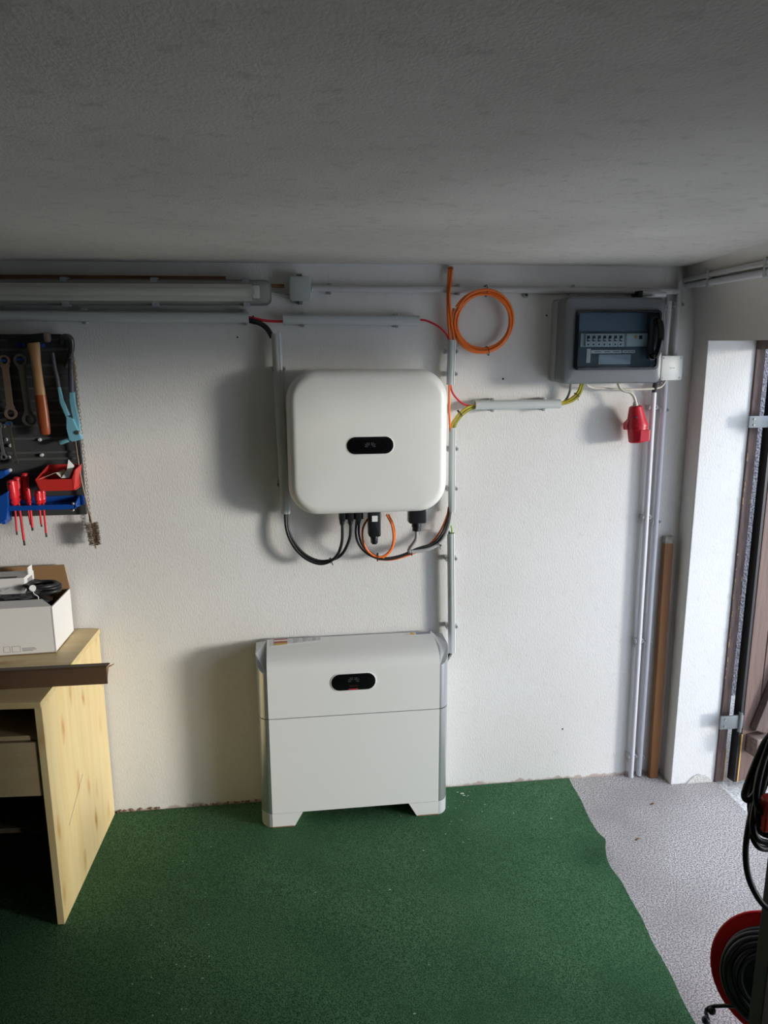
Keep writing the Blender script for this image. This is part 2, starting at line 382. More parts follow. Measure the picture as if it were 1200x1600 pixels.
# drill holes and specks on the wall
for (x, y, s) in ((786, 592, .0035), (854, 493, .003), (1094, 606, .003), (879, 1139, .003), (371, 527, .003)):
    b = NB(); c = W(x, y); lathe(b, c+Vector((0, .003, 0)), c+Vector((0, -.0012, 0)), [(0, s), (1, s)], 10); obj('drill_hole', b, MIRON, wall_back)
# worn stone chips along the foot of the wall
b = NB()
for i in range(46):
    px = random.choice((random.uniform(182, 250), random.uniform(300, 406))); c = W(px, 1262); s = random.uniform(.002, .006)
    g = bmesh.ops.create_icosphere(b, subdivisions=1, radius=s); bmesh.ops.translate(b, vec=(c.x, -s*.3, random.uniform(.006, .014)), verts=g['verts'])
o = obj('wall_foot_crumbs', b, mat('crumb_brown', (.25, .15, .11), .9), wall_back, 60); o['kind'] = 'stuff'
# door frame (outer post and head) and leaf
DW = NB(); box(DW, XO-.008, XO+.026, YP-.012, -.02, 0, ZH+.02, .003); box(DW, XO+.026, XO+.034, YP+.004, -.03, 0, ZH, .001)
box(DW, XO-.008, XO+.026, YB+.01, YP-.012, ZH-.03, ZH+.03, .003)
trim = struct('trim_1', DW, MFRM)
b = NB(); box(b, XO+.0255, XO+.0275, YP-.0135, YP-.009, 0, .14); obj('bare_edge', b, MRAW, trim)
b = NB()
for i in range(34):
    z = random.choice((random.uniform(.55, .95), random.uniform(.2, .9), random.uniform(1.1, 1.3))); h_ = random.uniform(.003, .018); x_ = random.choice((XO-.0075, XO-.006, XO+.018))
    box(b, x_, x_+random.uniform(.001, .0035), YP-.0135, YP-.0115, z, z+h_)
o = obj('paint_chips', b, mat('old_wood_chip', (.36, .24, .13), .7), trim); o['kind'] = 'stuff'
H0 = Vector((1.700, -.128, .012)); LD = Vector((cos(R(13)), sin(R(13)), 0)); LN = Vector((sin(R(13)), -cos(R(13)), 0)); UZ = Vector((0, 0, 1))
leaf = thing('door_1', H0, 'brown boarded wooden garage door leaf standing open beyond the white pier', 'door', kind='structure')
x = 0; i = 0
for wd_ in (.078, .088, .09, .086, .09, .088, .09):
    b = NB(); c = H0+LD*(x+wd_/2)+UZ*.825-LN*.012
    obox(b, c, LD, LN, UZ, wd_-.004, .024, 1.65, .003); obj('board', b, MDOOR, leaf); x += wd_
LWD = x
b = NB(); obox(b, H0+LD*.002+UZ*.10+LN*.0005-LN*.012, LD, LN, UZ, .005, .0262, .20); obj('bare_edge', b, MRAW, leaf)
b = NB(); obox(b, H0-LD*.006+UZ*.825-LN*.02, LD, LN, UZ, .012, .035, 1.65); obj('gap_shade_strip', b, MIRON, leaf)  # black strip put in for the shade of the gap beside the frame
for zc in (.163, 1.40):
    b = NB(); obox(b, H0+LD*(LWD/2+.012)+UZ*zc+LN*.028, LD, LN, UZ, LWD-.02, .055, .075, .006)
    ra = obj('ledge', b, MRAIL, leaf)
    for q in (.05, .25, .45):
        b = NB(); lathe(b, H0+LD*q+UZ*zc+LN*.05, H0+LD*q+UZ*zc+LN*.060, [(0, .009), (.7, .009), (1, .005)], 10); obj('bolt', b, MSCREW, ra, 40)
b = NB(); a0 = H0+LD*.06+UZ*.215+LN*.018; a1 = H0+LD*.50+UZ*1.36+LN*.018; dd = (a1-a0).normalized()
obox(b, (a0+a1)/2, dd, LN, dd.cross(LN), (a1-a0).length, .03, .06, .004); obj('brace', b, MFRM, leaf)
for (px0, py0, px1, py1) in ((1176, 650, 1194, 668), (1131, 1119, 1152, 1138)):
    A = W(px0, py0, .125); B = W(px1, py1, .125); b = NB()
    box(b, A.x-.012, B.x+.02, -.128, -.120, B.z, A.z, .002); lathe(b, (1.688, -.128, B.z-.012), (1.688, -.128, A.z+.012), [(0, .008), (1, .008)], 12)
    h = obj('hinge', b, MGALV, leaf, 40)
    for q in (.25, .75):
        b = NB(); lathe(b, (A.x+.005, -.126, B.z+(A.z-B.z)*q), (A.x+.005, -.132, B.z+(A.z-B.z)*q), [(0, .004), (1, .003)], 8); obj('screw', b, MSCREW, h, 40)

# carpet
b = NB(); nx, ny = 60, 120; g = []
for j in range(ny+1):
    v = j/ny; y = -.004-v*2.6; row = []
    e = 1.072+(y+.002)*(1.072-.982)/1.12
    k = math.exp(-((y+.52)/.06)**2); k2 = math.exp(-((y+.40)/.035)**2)
    e += -.020*k+.012*k2+.002*sin(y*31)
    for i in range(nx+1):
        u = i/nx; uu = u**.6; xx = -2.0+(e+2.0)*uu
        near = math.exp(-((e-xx)/.05)**2)
        z = .0055+.0007*sin(xx*9+y*5)*sin(y*7)+near*(.020*math.exp(-((y+.47)/.06)**2)+.004*k2)
        row.append(b.verts.new((xx, y, z)))
    g.append(row)
for j in range(ny):
    for i in range(nx): b.faces.new((g[j][i], g[j+1][i], g[j+1][i+1], g[j][i+1]))
ed = [g[0], g[-1], [r[0] for r in g], [r[-1] for r in g]]
for line in ed:
    low = [b.verts.new((v.co.x, v.co.y, max(.0003, v.co.z-.0055))) for v in line]
    for i in range(len(line)-1): b.faces.new((line[i], line[i+1], low[i+1], low[i]))
carpet = tag(obj('carpet', b, MCARP, None, 60), 'green needle-felt carpet laid on the concrete floor up to the back wall', 'carpet')
b = NB()
for i in range(70):
    px = random.choice((random.uniform(180, 900), random.uniform(230, 330), random.uniform(700, 760))); py = random.uniform(1260, 1590) if px < 690 else random.uniform(1232, 1330)
    c = F(px, py, .009); s = random.uniform(.0008, .0022)
    g_ = bmesh.ops.create_icosphere(b, subdivisions=1, radius=s); bmesh.ops.scale(b, vec=(random.uniform(1, 2.2), 1, .4), verts=g_['verts']); bmesh.ops.translate(b, vec=(c.x, c.y, .0085), verts=g_['verts'])
for (px, py, s) in ((722, 1240, .006), (725, 1243, .004), (715, 1238, .003)):
    c = F(px, py, .008); g_ = bmesh.ops.create_icosphere(b, subdivisions=1, radius=s); bmesh.ops.scale(b, vec=(1.5, 1, .2), verts=g_['verts']); bmesh.ops.translate(b, vec=(c.x, c.y, .0085), verts=g_['verts'])
o = obj('crumbs', b, mat('plaster_crumb', (.45, .5, .42), .9), None); tag(o, 'pale plaster crumbs scattered over the green carpet', 'debris', kind='stuff')
for (px, py, lab) in ((1019, 1256, 'small dry brown leaf crumb on the concrete near the white pier'), (996, 1311, 'tiny dark leaf scrap on the concrete beside the carpet edge')):
    b = NB(); c = F(px, py, .003); poly(b, [c+Vector((-.009, 0, 0)), c+Vector((-.003, -.006, .002)), c+Vector((.009, -.002, .003)), c+Vector((.004, .006, 0))], (0, 0, .0015))
    tag(obj('leaf_scrap', b, MWOODB), lab, 'leaf')

# ---------------------------------------------------------------- ducts, conduits
def duct(pa, pb, d, r, label, group=None, clips=(), m=None, name='cable_duct', open_end=True, cat='conduit'):
    A = W(*pa, d); B = W(*pb, d); t = thing(name, (A+B)/2, label, cat, group)
    ax = (B-A).normalized(); b = NB()
    s = ax.cross(Vector((0, 1, 0))).normalized(); yv = Vector((0, -1, 0))
    # tube wall with a slit lip, hollow at the ends
    n = 20; ring = lambda c, rr: [c+s*cos(2*pi*j/n)*rr+yv*sin(2*pi*j/n)*rr for j in range(n)]
    ri = r*.86
    loft(b, [ring(A+ax*.02, ri*.9), ring(A+ax*.02, ri), ring(A, ri), ring(A, r), ring(B, r), ring(B, ri), ring(B-ax*.02, ri), ring(B-ax*.02, ri*.9)])
    body = obj('tube', b, m or MDUCT, t, 40)
    if r > .012:
        b = NB(); c = s*r*.52+yv*r*.90
        obox(b, (A+B)/2+c, ax, s, yv, (B-A).length*.998, r*.10, r*.16); obj('lip', b, m or MDUCT, t)
    for q in clips:
        c = A+(B-A)*q; b = NB()
        obox(b, Vector((c.x, -(d-r)*.5-.001, c.z)), ax, s, Vector((0, 1, 0)), .014, r*2.0, max(.004, (d-r)), .001)
        for sg in (1, -1):
            obox(b, Vector((c.x, -d*.5-r*.15, c.z))+s*sg*(r+.0028), ax, s, Vector((0, 1, 0)), .016, .0055, d+r*.3, .001)
        cl = obj('pipe_clip', b, MCLIP, t)
        for sg in (1, -1):
            b = NB(); obox(b, Vector((c.x, -d-r*.3-.001, c.z))+s*sg*(r+.0042), ax, s, Vector((0, 1, 0)), .009, .007, .005, .001)
            obj('clip_tip', b, MGCAB, cl)
    return t
duct((-60, 492), (389, 496), .026, .0175, 'long grey plastic duct running left from the black cables below the strip light', clips=(.415, .985, .05))
duct((442, 499), (655, 501), .026, .0165, 'short horizontal grey duct above the inverter', clips=(.14, .83))
duct((431.5, 521), (446.5, 802), .038, .0165, 'tall vertical grey duct along the left side of the inverter', clips=(.19, .83))
duct((706, 531), (704, 601), .032, .0145, 'shortest vertical grey duct, under the orange cables by the top corner of the inverter', clips=(.26, .76))
duct((707, 668), (705.5, 800), .032, .0125, 'vertical grey duct along the right side of the inverter', clips=(.25, .72))
duct((704.5, 833), (706, 1019), .034, .0135, 'vertical grey duct between the inverter and the floor-standing battery', clips=(.21, .78))
duct((742, 633), (875, 631), .030, .0160, 'short horizontal grey duct between the inverter and the fuse box', clips=(.2, .8))
duct((487, 451), (1059, 455), .018, .0105, 'long thin grey conduit under the ceiling, right of the junction box', clips=(.045, .385, .7), m=MDUCT2, name='conduit')
duct((1021.5, 613), (985.5, 1214), .022, .0098, 'tall pale conduit to the floor with a black sleeve on top, left of the pair', clips=(.035, .30, .62, .94), m=MPIPE, name='conduit')
duct((1040, 596), (998, 1211), .020, .0095, 'tall pale conduit to the floor, right of the pair, nearest the leaning batten', clips=(.065, .33, .64, .95), m=MPIPE, name='conduit')
duct((1046, 470), (1039, 558), .020, .009, 'short painted conduit right beside the fuse box above the white junction box', clips=(.12,), m=MDUCT2, name='conduit')
duct((1063, 440), (1053, 558), .020, .010, 'short painted conduit in the corner above the white junction box', clips=(.3,), m=MDUCT2, name='conduit')
duct((1003, 459), (1040, 460), .05, .008, 'little white conduit stub with a dark end above the fuse box', m=MPIPE, name='conduit')
b = NB(); c = W(1000, 459, .05); box(b, c.x-.008, c.x+.006, -.06, -.0, c.z-.012, c.z+.010, .002); tag(obj('cable_clamp', b, MIRON, None), 'small black cable clamp on the wall above the fuse box', 'clamp')
# two conduits under the ceiling on the right wall
def onright(px, py, off):
    v = ray(px, py); best = None
    for i in range(400):
        k = 2.0+1.4*i/400; q = CAM+v*k
        if q.y > 0 or q.z > CZ: continue
        d = abs(wallx(q.y, q.z)-off-q.x)
        if best is None or d < best[0]: best = (d, q)
    return best[1]
for (pp, off, rad, m_, lab) in ((((1074, 446), (1110, 441), (1155, 433), (1200, 425)), .016, .0105, MPIPE, 'lower pale conduit along the right wall under the ceiling'),
                      (((1070, 438), (1110, 429), (1155, 419), (1200, 410)), .012, .008, MDUCT2, 'upper thin conduit along the right wall under the ceiling')):
    q = [onright(*x, off) for x in pp]; q.append(q[-1]+(q[-1]-q[-2])*1.5)
    t = thing('wall_conduit', q[0], lab, 'conduit'); b = NB(); tube(b, q, rad, 14); obj('tube', b, m_, t, 60)
    for k in (1, 3):
        c = q[k]; b = NB(); box(b, c.x-rad-.002, wallx(c.y, c.z)+.002, c.y-.006, c.y+.006, c.z-rad-.004, c.z+rad+.004, .002); obj('pipe_clip', b, MCLIP, t)

# ---------------------------------------------------------------- strip light
A = W(-70, 454, .085); B = W(423, 457, .085); zc = (A.z+B.z)/2
lamp = thing('strip_light', (B.x-.5, 0, zc), 'long unlit fluorescent strip light with clear cover under the ceiling at left', 'lamp')
b = NB(); w = B.x-A.x; cx = (A.x+B.x)/2
slab(b, w, .074, .02, cx, zc, -.005, -.048, .004); obj('tray', b, MTRAY, lamp, 40)
b = NB(); slab(b, w+.004, .080, .022, cx, zc, -.044, -.054, .002); obj('gasket', b, mat('gasket_grey', (.16, .16, .16), .5), lamp, 40)
b = NB()
def lring(ins, y): return [Vector((cx+a, y, zc+q)) for a, q in rrect(w-.006-2*ins, .070-2*ins, max(.018-ins, .004), 6)]
loft(b, [lring(0, -.052), lring(.001, -.075), lring(.006, -.090), lring(.016, -.098)]); obj('clear_cover', b, MDIF, lamp, 60)
b = NB(); tube(b, [(A.x+.02, -.070, zc+.002), (B.x-.055, -.070, zc+.002)], .013, 16); obj('fluorescent_tube', b, MTUBE, lamp, 40)
b = NB(); box(b, A.x+.02, B.x-.06, -.058, -.0545, zc-.026, zc+.026); obj('reflector', b, mat('lamp_reflector', (.82, .82, .76), .4), lamp)
b = NB(); box(b, B.x-.058, B.x-.035, -.086, -.055, zc-.018, zc+.020, .004); lathe(b, (B.x-.047, -.086, zc), (B.x-.047, -.092, zc), [(0, .008), (1, .006)], 12)
obj('tube_holder', b, MTUBE, lamp, 40)
for px in (98, 240, 384):
    x = W(px, 454, .085).x
    for sg in (1, -1):
        b = NB(); box(b, x-.012, x+.012, -.064, -.036, zc+sg*.0385, zc+sg*.0435, .0015); box(b, x-.010, x+.010, -.069, -.062, zc+sg*.030, zc+sg*.0435, .001)
        obj('cover_clip', b, mat('clip_clear_blue', (.35, .38, .42), .3) if (px == 98 and sg == 1) else bpy.data.materials['clip_clear_blue'], lamp)
# two brown timber strips behind the light
A = W(-40, 430.5, .03); B = W(352, 433.5, .03); b = NB()
obox(b, (A+B)/2+Vector((0, .012, -.009)), (B-A).normalized(), Vector((0, 1, 0)), (B-A).normalized().cross(Vector((0, 1, 0))), (B-A).length, .02, .026, .001)
tag(obj('timber_strip', b, MWOODB), 'long brown timber strip showing above the strip light', 'wood strip')
A = W(300, 444, .018); B = W(444, 447, .018); b = NB()
obox(b, (A+B)/2, (B-A).normalized(), Vector((0, 1, 0)), (B-A).normalized().cross(Vector((0, 1, 0))), (B-A).length, .012, .012, .001)
tag(obj('timber_strip', b, MWOODB), 'short brown timber end between the strip light and the grey junction box', 'wood strip')

# junction box (grey)
c = W(469, 451, .05); t = thing('junction_box', (c.x, 0, c.z), 'square grey junction box under the ceiling between strip light and long conduit', 'junction box')
b = NB(); slab(b, .066, .072, .008, c.x, c.z, -.001, -.036, .002); obj('base', b, MJB, t, 40)
b = NB(); slab(b, .070, .076, .009, c.x, c.z, -.036, -.052, .004); obj('lid', b, MJB, t, 40)
for sg in (1, -1):
    b = NB(); box(b, c.x-.010, c.x+.008, -.03, -.004, c.z+sg*.034, c.z+sg*.048, .003); lathe(b, (c.x-.001, -.03, c.z+sg*.043), (c.x-.001, -.035, c.z+sg*.043), [(0, .004), (1, .003)], 8); obj('mounting_lug', b, MGALV, t, 40)
b = NB(); lathe(b, (c.x+.034, -.02, c.z), (c.x+.042, -.018, c.z), [(0, .013), (1, .011)], 14); obj('grommet', b, MJB, t, 40)
b = NB(); tube(b, [W(426, 458, .012), W(440, 461, .012), W(452, 462, .012)], .004, 8); tag(obj('lamp_cable', b, MDUCT2, None, 60), 'short grey cable between the strip light and the junction box', 'cable')
# small wall bracket under the thin conduit
c = W(822, 461, .012); t = thing('wall_fixing', (c.x, 0, c.z), 'small dark round wall fixing under the thin conduit right of the orange coil', 'wall fixing')
b = NB(); lathe(b, (c.x, -.001, c.z), (c.x, -.014, c.z), [(0, .009), (.8, .009), (1, .006)], 14); obj('washer', b, MJB, t, 40)
b = NB(); lathe(b, (c.x, -.014, c.z), (c.x, -.018, c.z), [(0, .004), (1, .004)], 8); obj('screw', b, MIRON, t, 40)

# ---------------------------------------------------------------- inverter
IC = W(575, 691.5, .12); IW, IH = .526, .472
inv = thing('inverter', (IC.x, 0, IC.z), 'large white wall-mounted solar inverter with rounded corners and black oval display', 'inverter')
def iring(ins, y, w=IW, h=IH, r=.098):
    return [Vector((IC.x+a, y, IC.z+q)) for a, q in rrect(w-2*ins, h-2*ins, max(r-ins, .01), 12)]
b = NB()
rings = [iring(.05, -.035), iring(.03, -.038), iring(.010, -.06), iring(.002, -.09), iring(0, -.112)]
for i in range(1, 9):
    a = R(90*i/8); rings.append(iring(.032*(1-cos(a)), -.112-.036*sin(a)))
rings += [iring(.06, -.1500), iring(.11, -.1518), iring(.17, -.1530)]
loft(b, rings); obj('casing', b, MINV, inv, 50)
b = NB(); box(b, IC.x-.19, IC.x+.19, -.038, -.001, IC.z-.17, IC.z+.17, .003); obj('mounting_plate', b, MGALV, inv)
def pill(bm, cx, cz, w, h, y0, y1, ch): slab(bm, w, h, h/2-.0005, cx, cz, y0, y1, ch, 12)
DC = W(578.5, 696, .154)
b = NB(); pill(b, DC.x, DC.z, .160, .064, -.145, -.1536, .001); obj('display_rim', b, mat('display_rim_white', (.82, .82, .80), .3), inv, 40)
b = NB(); pill(b, DC.x, DC.z, .152, .056, -.15, -.1546, .0008); dsp = obj('display', b, MGLOSS, inv, 40)
def petals(bm, cx, cz, y, s, ang=(12, 38, 66, 90+2)):
    for sg in (1, -1):
        for a, l in ((10, .92), (34, 1.0), (58, 1.0), (80, .9)):
            th = R(a)
            d = Vector((sg*cos(th), 0, sin(th))); nrm = Vector((-d.z, 0, d.x)); c0 = Vector((cx+sg*s*.10, y, cz-s*.35+.1*s))
            pts = [c0+d*s*.30*l, c0+d*s*.55*l+nrm*s*.06, c0+d*s*.85*l+nrm*s*.075, c0+d*s*1.0*l+nrm*s*.01, c0+d*s*.85*l-nrm*s*.07, c0+d*s*.55*l-nrm*s*.055]
            poly(bm, pts, (0, .0006, 0))
b = NB(); petals(b, DC.x, DC.z-.001, -.1552, .019); obj('emblem', b, MLOGO, dsp)
def text(name, s, size, loc, m, parent, rot=0):
    cu = bpy.data.curves.new(name, 'FONT'); cu.body = s; cu.size = size; cu.align_x = 'CENTER'; cu.align_y = 'CENTER'; cu.extrude = .0002
    to = bpy.data.objects.new('tmp', cu); COL.objects.link(to); dg = bpy.context.evaluated_depsgraph_get()
    me = bpy.data.meshes.new_from_object(to.evaluated_get(dg)); bpy.data.objects.remove(to)
    me.transform(Matrix.Translation(loc) @ Matrix.Rotation(rot, 4, 'Y') @ Matrix.Rotation(R(90), 4, 'X')); me.materials.clear(); me.materials.append(m); me.name = name
    o = bpy.data.objects.new(name, me); COL.objects.link(o); o.parent = parent; off = Vector((0, 0, 0)); q = parent
    while q is not None: off += q.location; q = q.parent
    o.location = -off; return o
# underside: connectors, dongle, mains plug
ZB = IC.z-IH/2
for k, px in enumerate((534, 547, 559)):
    c = W(px, 812, .095); b = NB()
    box(b, c.x-.009, c.x+.011, -.112, -.07, ZB-.030, ZB+.012, .003); lathe(b, (c.x+.001, -.095, ZB-.028), (c.x+.001, -.095, ZB-.046), [(0, .009), (.5, .009), (1, .006)], 12)
    box(b, c.x+.012, c.x+.018, -.10, -.08, ZB-.026, ZB+.010, .001)
    obj('cable_connector', b, MBLK, inv, 40)
c = W(585, 828, .11); b = NB(); slab(b, .041, .095, .006, c.x, ZB-.036, -.085, -.125, .004); dg_ = obj('data_dongle', b, MBLK, inv, 40)
b = NB(); lathe(b, (c.x, -.105, ZB-.082), (c.x, -.105, ZB-.112), [(0, .014), (.25, .0145), (.3, .0125), (.85, .0125), (1, .009)], 14); obj('cap_nut', b, MBLK, dg_, 40)
b = NB(); slab(b, .019, .020, .001, c.x, ZB-.020, -.1245, -.1256); lb = obj('label', b, MLAB, dg_)
c = W(651, 815, .10); b = NB()
box(b, c.x-.028, c.x+.028, -.125, -.075, ZB-.042, ZB+.012, .003); box(b, c.x-.030, c.x-.024, -.118, -.085, ZB-.040, ZB-.004, .001); box(b, c.x+.024, c.x+.030, -.118, -.085, ZB-.040, ZB-.004, .001)
lathe(b, (c.x, -.10, ZB-.040), (c.x, -.10, ZB-.074), [(0, .017), (.55, .017), (.6, .015), (.95, .015), (1, .008)], 14); obj('mains_connector', b, MBLK, inv, 40)

# ---------------------------------------------------------------- battery cabinet
BL = W(427, 1291, .17).x; BR_ = W(683.5, 1274, .17).x; bc = (BL+BR_)/2; hw = (BR_-BL)/2+.002; HWO = .335
bat = thing('battery_cabinet', (bc, -.1, 0), 'white floor-standing home battery cabinet with silver sides and black oval display', 'battery')
YF = -.172
prof = [(-.018, .652), (-.060, .649), (-.095, .644), (-.125, .637), (-.147, .628), (-.160, .618), (-.168, .606), (YF, .590), (YF, .570)]
def zprof(y):
    for (y0, z0), (y1, z1) in zip(prof, prof[1:]):
        if y1 <= y <= y0 and y0 != y1: return z0+(z1-z0)*(y-y0)/(y1-y0)
    return .59
SE = .422
b = NB(); poly(b, [(bc-hw, y, z) for y, z in prof+[(YF, SE+.0015), (-.02, SE+.0015)]], (2*hw, 0, 0)); obj('upper_cover', b, MBAT, bat, 25)
b = NB(); box(b, bc-hw, bc+hw, YF, -.02, .060, SE-.0015, .001); obj('lower_cover', b, MBAT, bat)
b = NB(); box(b, bc-hw+.004, bc+hw-.004, YF+.008, -.02, SE-.004, SE+.004); obj('seam', b, MIRON, bat)
b = NB(); box(b, bc-HWO+.02, bc+HWO-.02, -.12, -.001, .07, .60); obj('core', b, MGALV, bat)
for sg in (-1, 1):
    def pc(i, n=12):
        a = R(90*i/n); return Vector((bc+sg*(hw+(HWO-hw)*sin(a)), -.115+(YF+.115+.001)*cos(a), 0))
    plan = [Vector((bc+sg*hw, -.018, 0))]+[pc(i) for i in range(13)]+[Vector((bc+sg*HWO, -.018, 0))]
    def col(bm, z0, z1, shrink=0):
        lo = []; hi = []
        for q in plan:
            u = abs(q.x-bc)-hw; zt = z1
            if z1 is None: zt = .648-.062*max(0, (-q.y-.112)/.060)-.004*max(0, u/(HWO-hw))
            lo.append(Vector((q.x, q.y, z0))); hi.append(Vector((q.x, q.y, zt)))
        a = [bm.verts.new(p) for p in lo]; c_ = [bm.verts.new(p) for p in hi]; n = len(a)
        for i in range(n): bm.faces.new((a[i], a[(i+1) % n], c_[(i+1) % n], c_[i]))
        bm.faces.new(a); f = bm.faces.new(c_); bmesh.ops.triangulate(bm, faces=[f])
    b = NB(); col(b, SE+.0015, None); obj('side_trim', b, MSILV, bat, 25)
    b = NB(); col(b, .062, SE-.0015); obj('side_trim', b, MSILV, bat, 25)
    b = NB(); col(b, .007, .0595); fo = obj('foot_end', b, mat('foot_silver', (.62, .64, .64), .4, .3) if sg == -1 else bpy.data.materials['foot_silver'], bat, 25)
    b = NB(); x0 = bc+sg*hw; poly(b, [(x0, YF, .007), (x0, YF, .0595), (x0-sg*.108, YF, .0595), (x0-sg*.078, YF, .007)], (0, .15, 0)); obj('foot', b, MBAT, bat)
    b = NB(); box(b, x0, x0-sg*.076, YF-.001, YF+.06, .0065, .0095); obj('foot_pad', b, MKRAFT, bat)
DB = W(552.5, 1065.5, -YF+.002)
b = NB(); pill(b, DB.x, DB.z, .160, .066, YF+.01, YF-.0016, .0008); obj('display_rim', b, bpy.data.materials['display_rim_white'], bat, 40)
b = NB(); pill(b, DB.x, DB.z, .152, .060, YF+.005, YF-.0026, .0008); dsp = obj('display', b, MGLOSS, bat, 40)
b = NB(); petals(b, DB.x, DB.z+.005, YF-.0032, .021); obj('emblem', b, MLOGO, dsp)
text('lettering', 'HUAWEI', .0072, (DB.x, YF-.0030, DB.z-.0145), mat('dim_red_print', (.07, .02, .025), .5), dsp)
b = NB(); slab(b, .032, .0035, .0005, DB.x-.001, DB.z-.0262, YF-.002, YF-.0034); obj('status_light_bar', b, MREDL, dsp)
# stickers on the sloping top
def on_top(px, py):
    best = None
    for i in range(200):
        y = -.02-.13*i/200; z = zprof(y)
        q = W(px, py, -y)
        if best is None or abs(q.z-z) < best[0]: best = (abs(q.z-z), Vector((q.x, y, z)))
    return best[1]
def sticker(name, corners, m, parent=bat, lift=.0012):
    P4 = [on_top(*q)+Vector((0, -.0004, lift)) for q in corners]; b = NB(); poly(b, P4, (0, .0002, -.0008)); return obj(name, b, m, parent)
s1 = sticker('warning_label', [(423, 997), (505, 993.5), (505, 1002), (423, 1010.5)], MLAB)
for k, (a0, a1, mm) in enumerate(((.04, .30, (.45, .1, .08)), (.34, .50, (.75, .72, .68)), (.52, .70, (.45, .1, .08)), (.74, .95, (.6, .42, .1)))):
    def edge(px, v): return (px, (997-(px-423)*.043)*(1-v)+(1010-(px-423)*.1)*v)
    b = NB(); q = [on_top(*edge(428, a0)), on_top(*edge(449, a0)), on_top(*edge(449, a1)), on_top(*edge(428, a1))]
    poly(b, [p+Vector((0, -.0008, .0020)) for p in q], (0, .0002, -.0008)); obj('print_block', b, mat('sticker_ink', mm, .6), s1)
for k in range(7):
    x0 = 451+k*7.4; v0 = .1; v1 = .85 if k < 3 else .8
    b = NB(); q = [on_top(*edge(x0, v0)), on_top(*edge(x0+5.6, v0)), on_top(*edge(x0+5.6, v1)), on_top(*edge(x0, v1))]
    poly(b, [p+Vector((0, -.0008, .0020)) for p in q], (0, .0002, -.0008)); obj('print_block', b, mat('sticker_grey', (.5, .5, .52) if k % 2 else (.62, .62, .6), .6), s1)
s2 = sticker('caution_label', [(636, 988), (674, 986), (675, 991.5), (637, 993.5)], MLAB)
sticker('warning_triangle', [(640, 992), (643.5, 988), (648, 992)], mat('warning_orange', (.8, .4, .02), .5), bat, .0022)
sticker('caution_text_panel', [(650, 989), (672, 987.5), (672.5, 990.5), (650.5, 992)], MINK, bat, .0022)

# ---------------------------------------------------------------- fuse box
fx0 = W(881, 530, .125).x; fx1 = W(1038, 530, .125).x; fz1 = W(955, 464, .125).z; fz0 = W(955, 599.5, .125).z
fc = (fx0+fx1)/2; fz = (fz0+fz1)/2; fwid = fx1-fx0; fh = fz1-fz0
fb = thing('fuse_box', (fc, 0, fz), 'grey wall-mounted fuse box with smoked clear hood and black handle', 'fuse box')
b = NB(); slab(b, fwid+.004, fh-.004, .015, fc, fz, -.001, -.055, .002); obj('back_box', b, MBOXL, fb, 40)
# bowed cover: frame with an opening, side bulging at mid height
hx0 = W(900, 530, .13).x; hx1 = W(1030, 530, .13).x; hz1 = W(960, 485, .13).z; hz0 = W(960, 577, .13).z
hcx = (hx0+hx1)/2; hcz = (hz0+hz1)/2; hW = hx1-hx0; hH = hz1-hz0
def fr(w, h, r, cx, cz, y, n=8): return [Vector((cx+a, y, cz+q)) for a, q in rrect(w, h, r, n)]
b = NB()
loft(b, [fr(fwid, fh, .02, fc, fz, -.052), fr(fwid+.002, fh+.002, .02, fc, fz, -.085), fr(fwid, fh, .02, fc, fz, -.112), fr(fwid-.008, fh-.008, .017, fc, fz, -.121), fr(fwid-.02, fh-.02, .014, fc, fz, -.124),
         fr(hW-.004, hH-.004, .012, hcx, hcz, -.125), fr(hW-.012, hH-.012, .010, hcx, hcz, -.092)], caps=False)
obj('cover', b, MBOX, fb, 30)
b = NB(); box(b, hx0-.004, hx1+.004, -.094, -.088, hz0-.004, hz1+.004); obj('inner_panel', b, MPAN, fb)
b = NB()   # hood frame ring
loft(b, [fr(hW+.004, hH+.004, .014, hcx, hcz, -.124), fr(hW+.004, hH+.004, .014, hcx, hcz, -.133), fr(hW-.012, hH-.012, .010, hcx, hcz, -.137), fr(hW-.016, hH-.016, .008, hcx, hcz, -.126), fr(hW-.004, hH-.004, .012, hcx, hcz, -.124)], caps=False)
hood = obj('hood_frame', b, MHFR, fb, 30)
b = NB(); slab(b, hW-.010, hH-.010, .009, hcx, hcz, -.130, -.134, .001); obj('hood_window', b, MHOOD, hood, 30)
hx = W(1028, 530, .15).x; ha = W(1028, 502, .15).z; hb = W(1028, 556, .15).z
b = NB(); tube(b, [(hx-.004, -.130, ha), (hx+.003, -.152, ha-.006), (hx+.004, -.162, (ha+hb)/2), (hx-.001, -.152, hb+.006), (hx-.008, -.130, hb)], lambda t: .0105 if .1 < t < .9 else .012, 12, k=8); obj('handle', b, MGLOSS, fb, 50)
b = NB(); slab(b, .030, ha-hb+.03, .012, hx-.008, (ha+hb)/2, -.120, -.136, .003); obj('handle_base', b, MHFR, fb, 40)
rz0 = W(940, 541.5, .10).z; rz1 = W(940, 521.5, .10).z
b = NB(); x0 = W(907, 530, .095).x; x1 = W(1012, 530, .095).x; box(b, x0, x1, -.098, -.093, rz0-.001, rz1+.001, .001); obj('breaker_rail', b, MBRK, fb)
x0 = W(914, 530, .10).x; x1 = W(973, 530, .10).x; bw = (x1-x0)/7
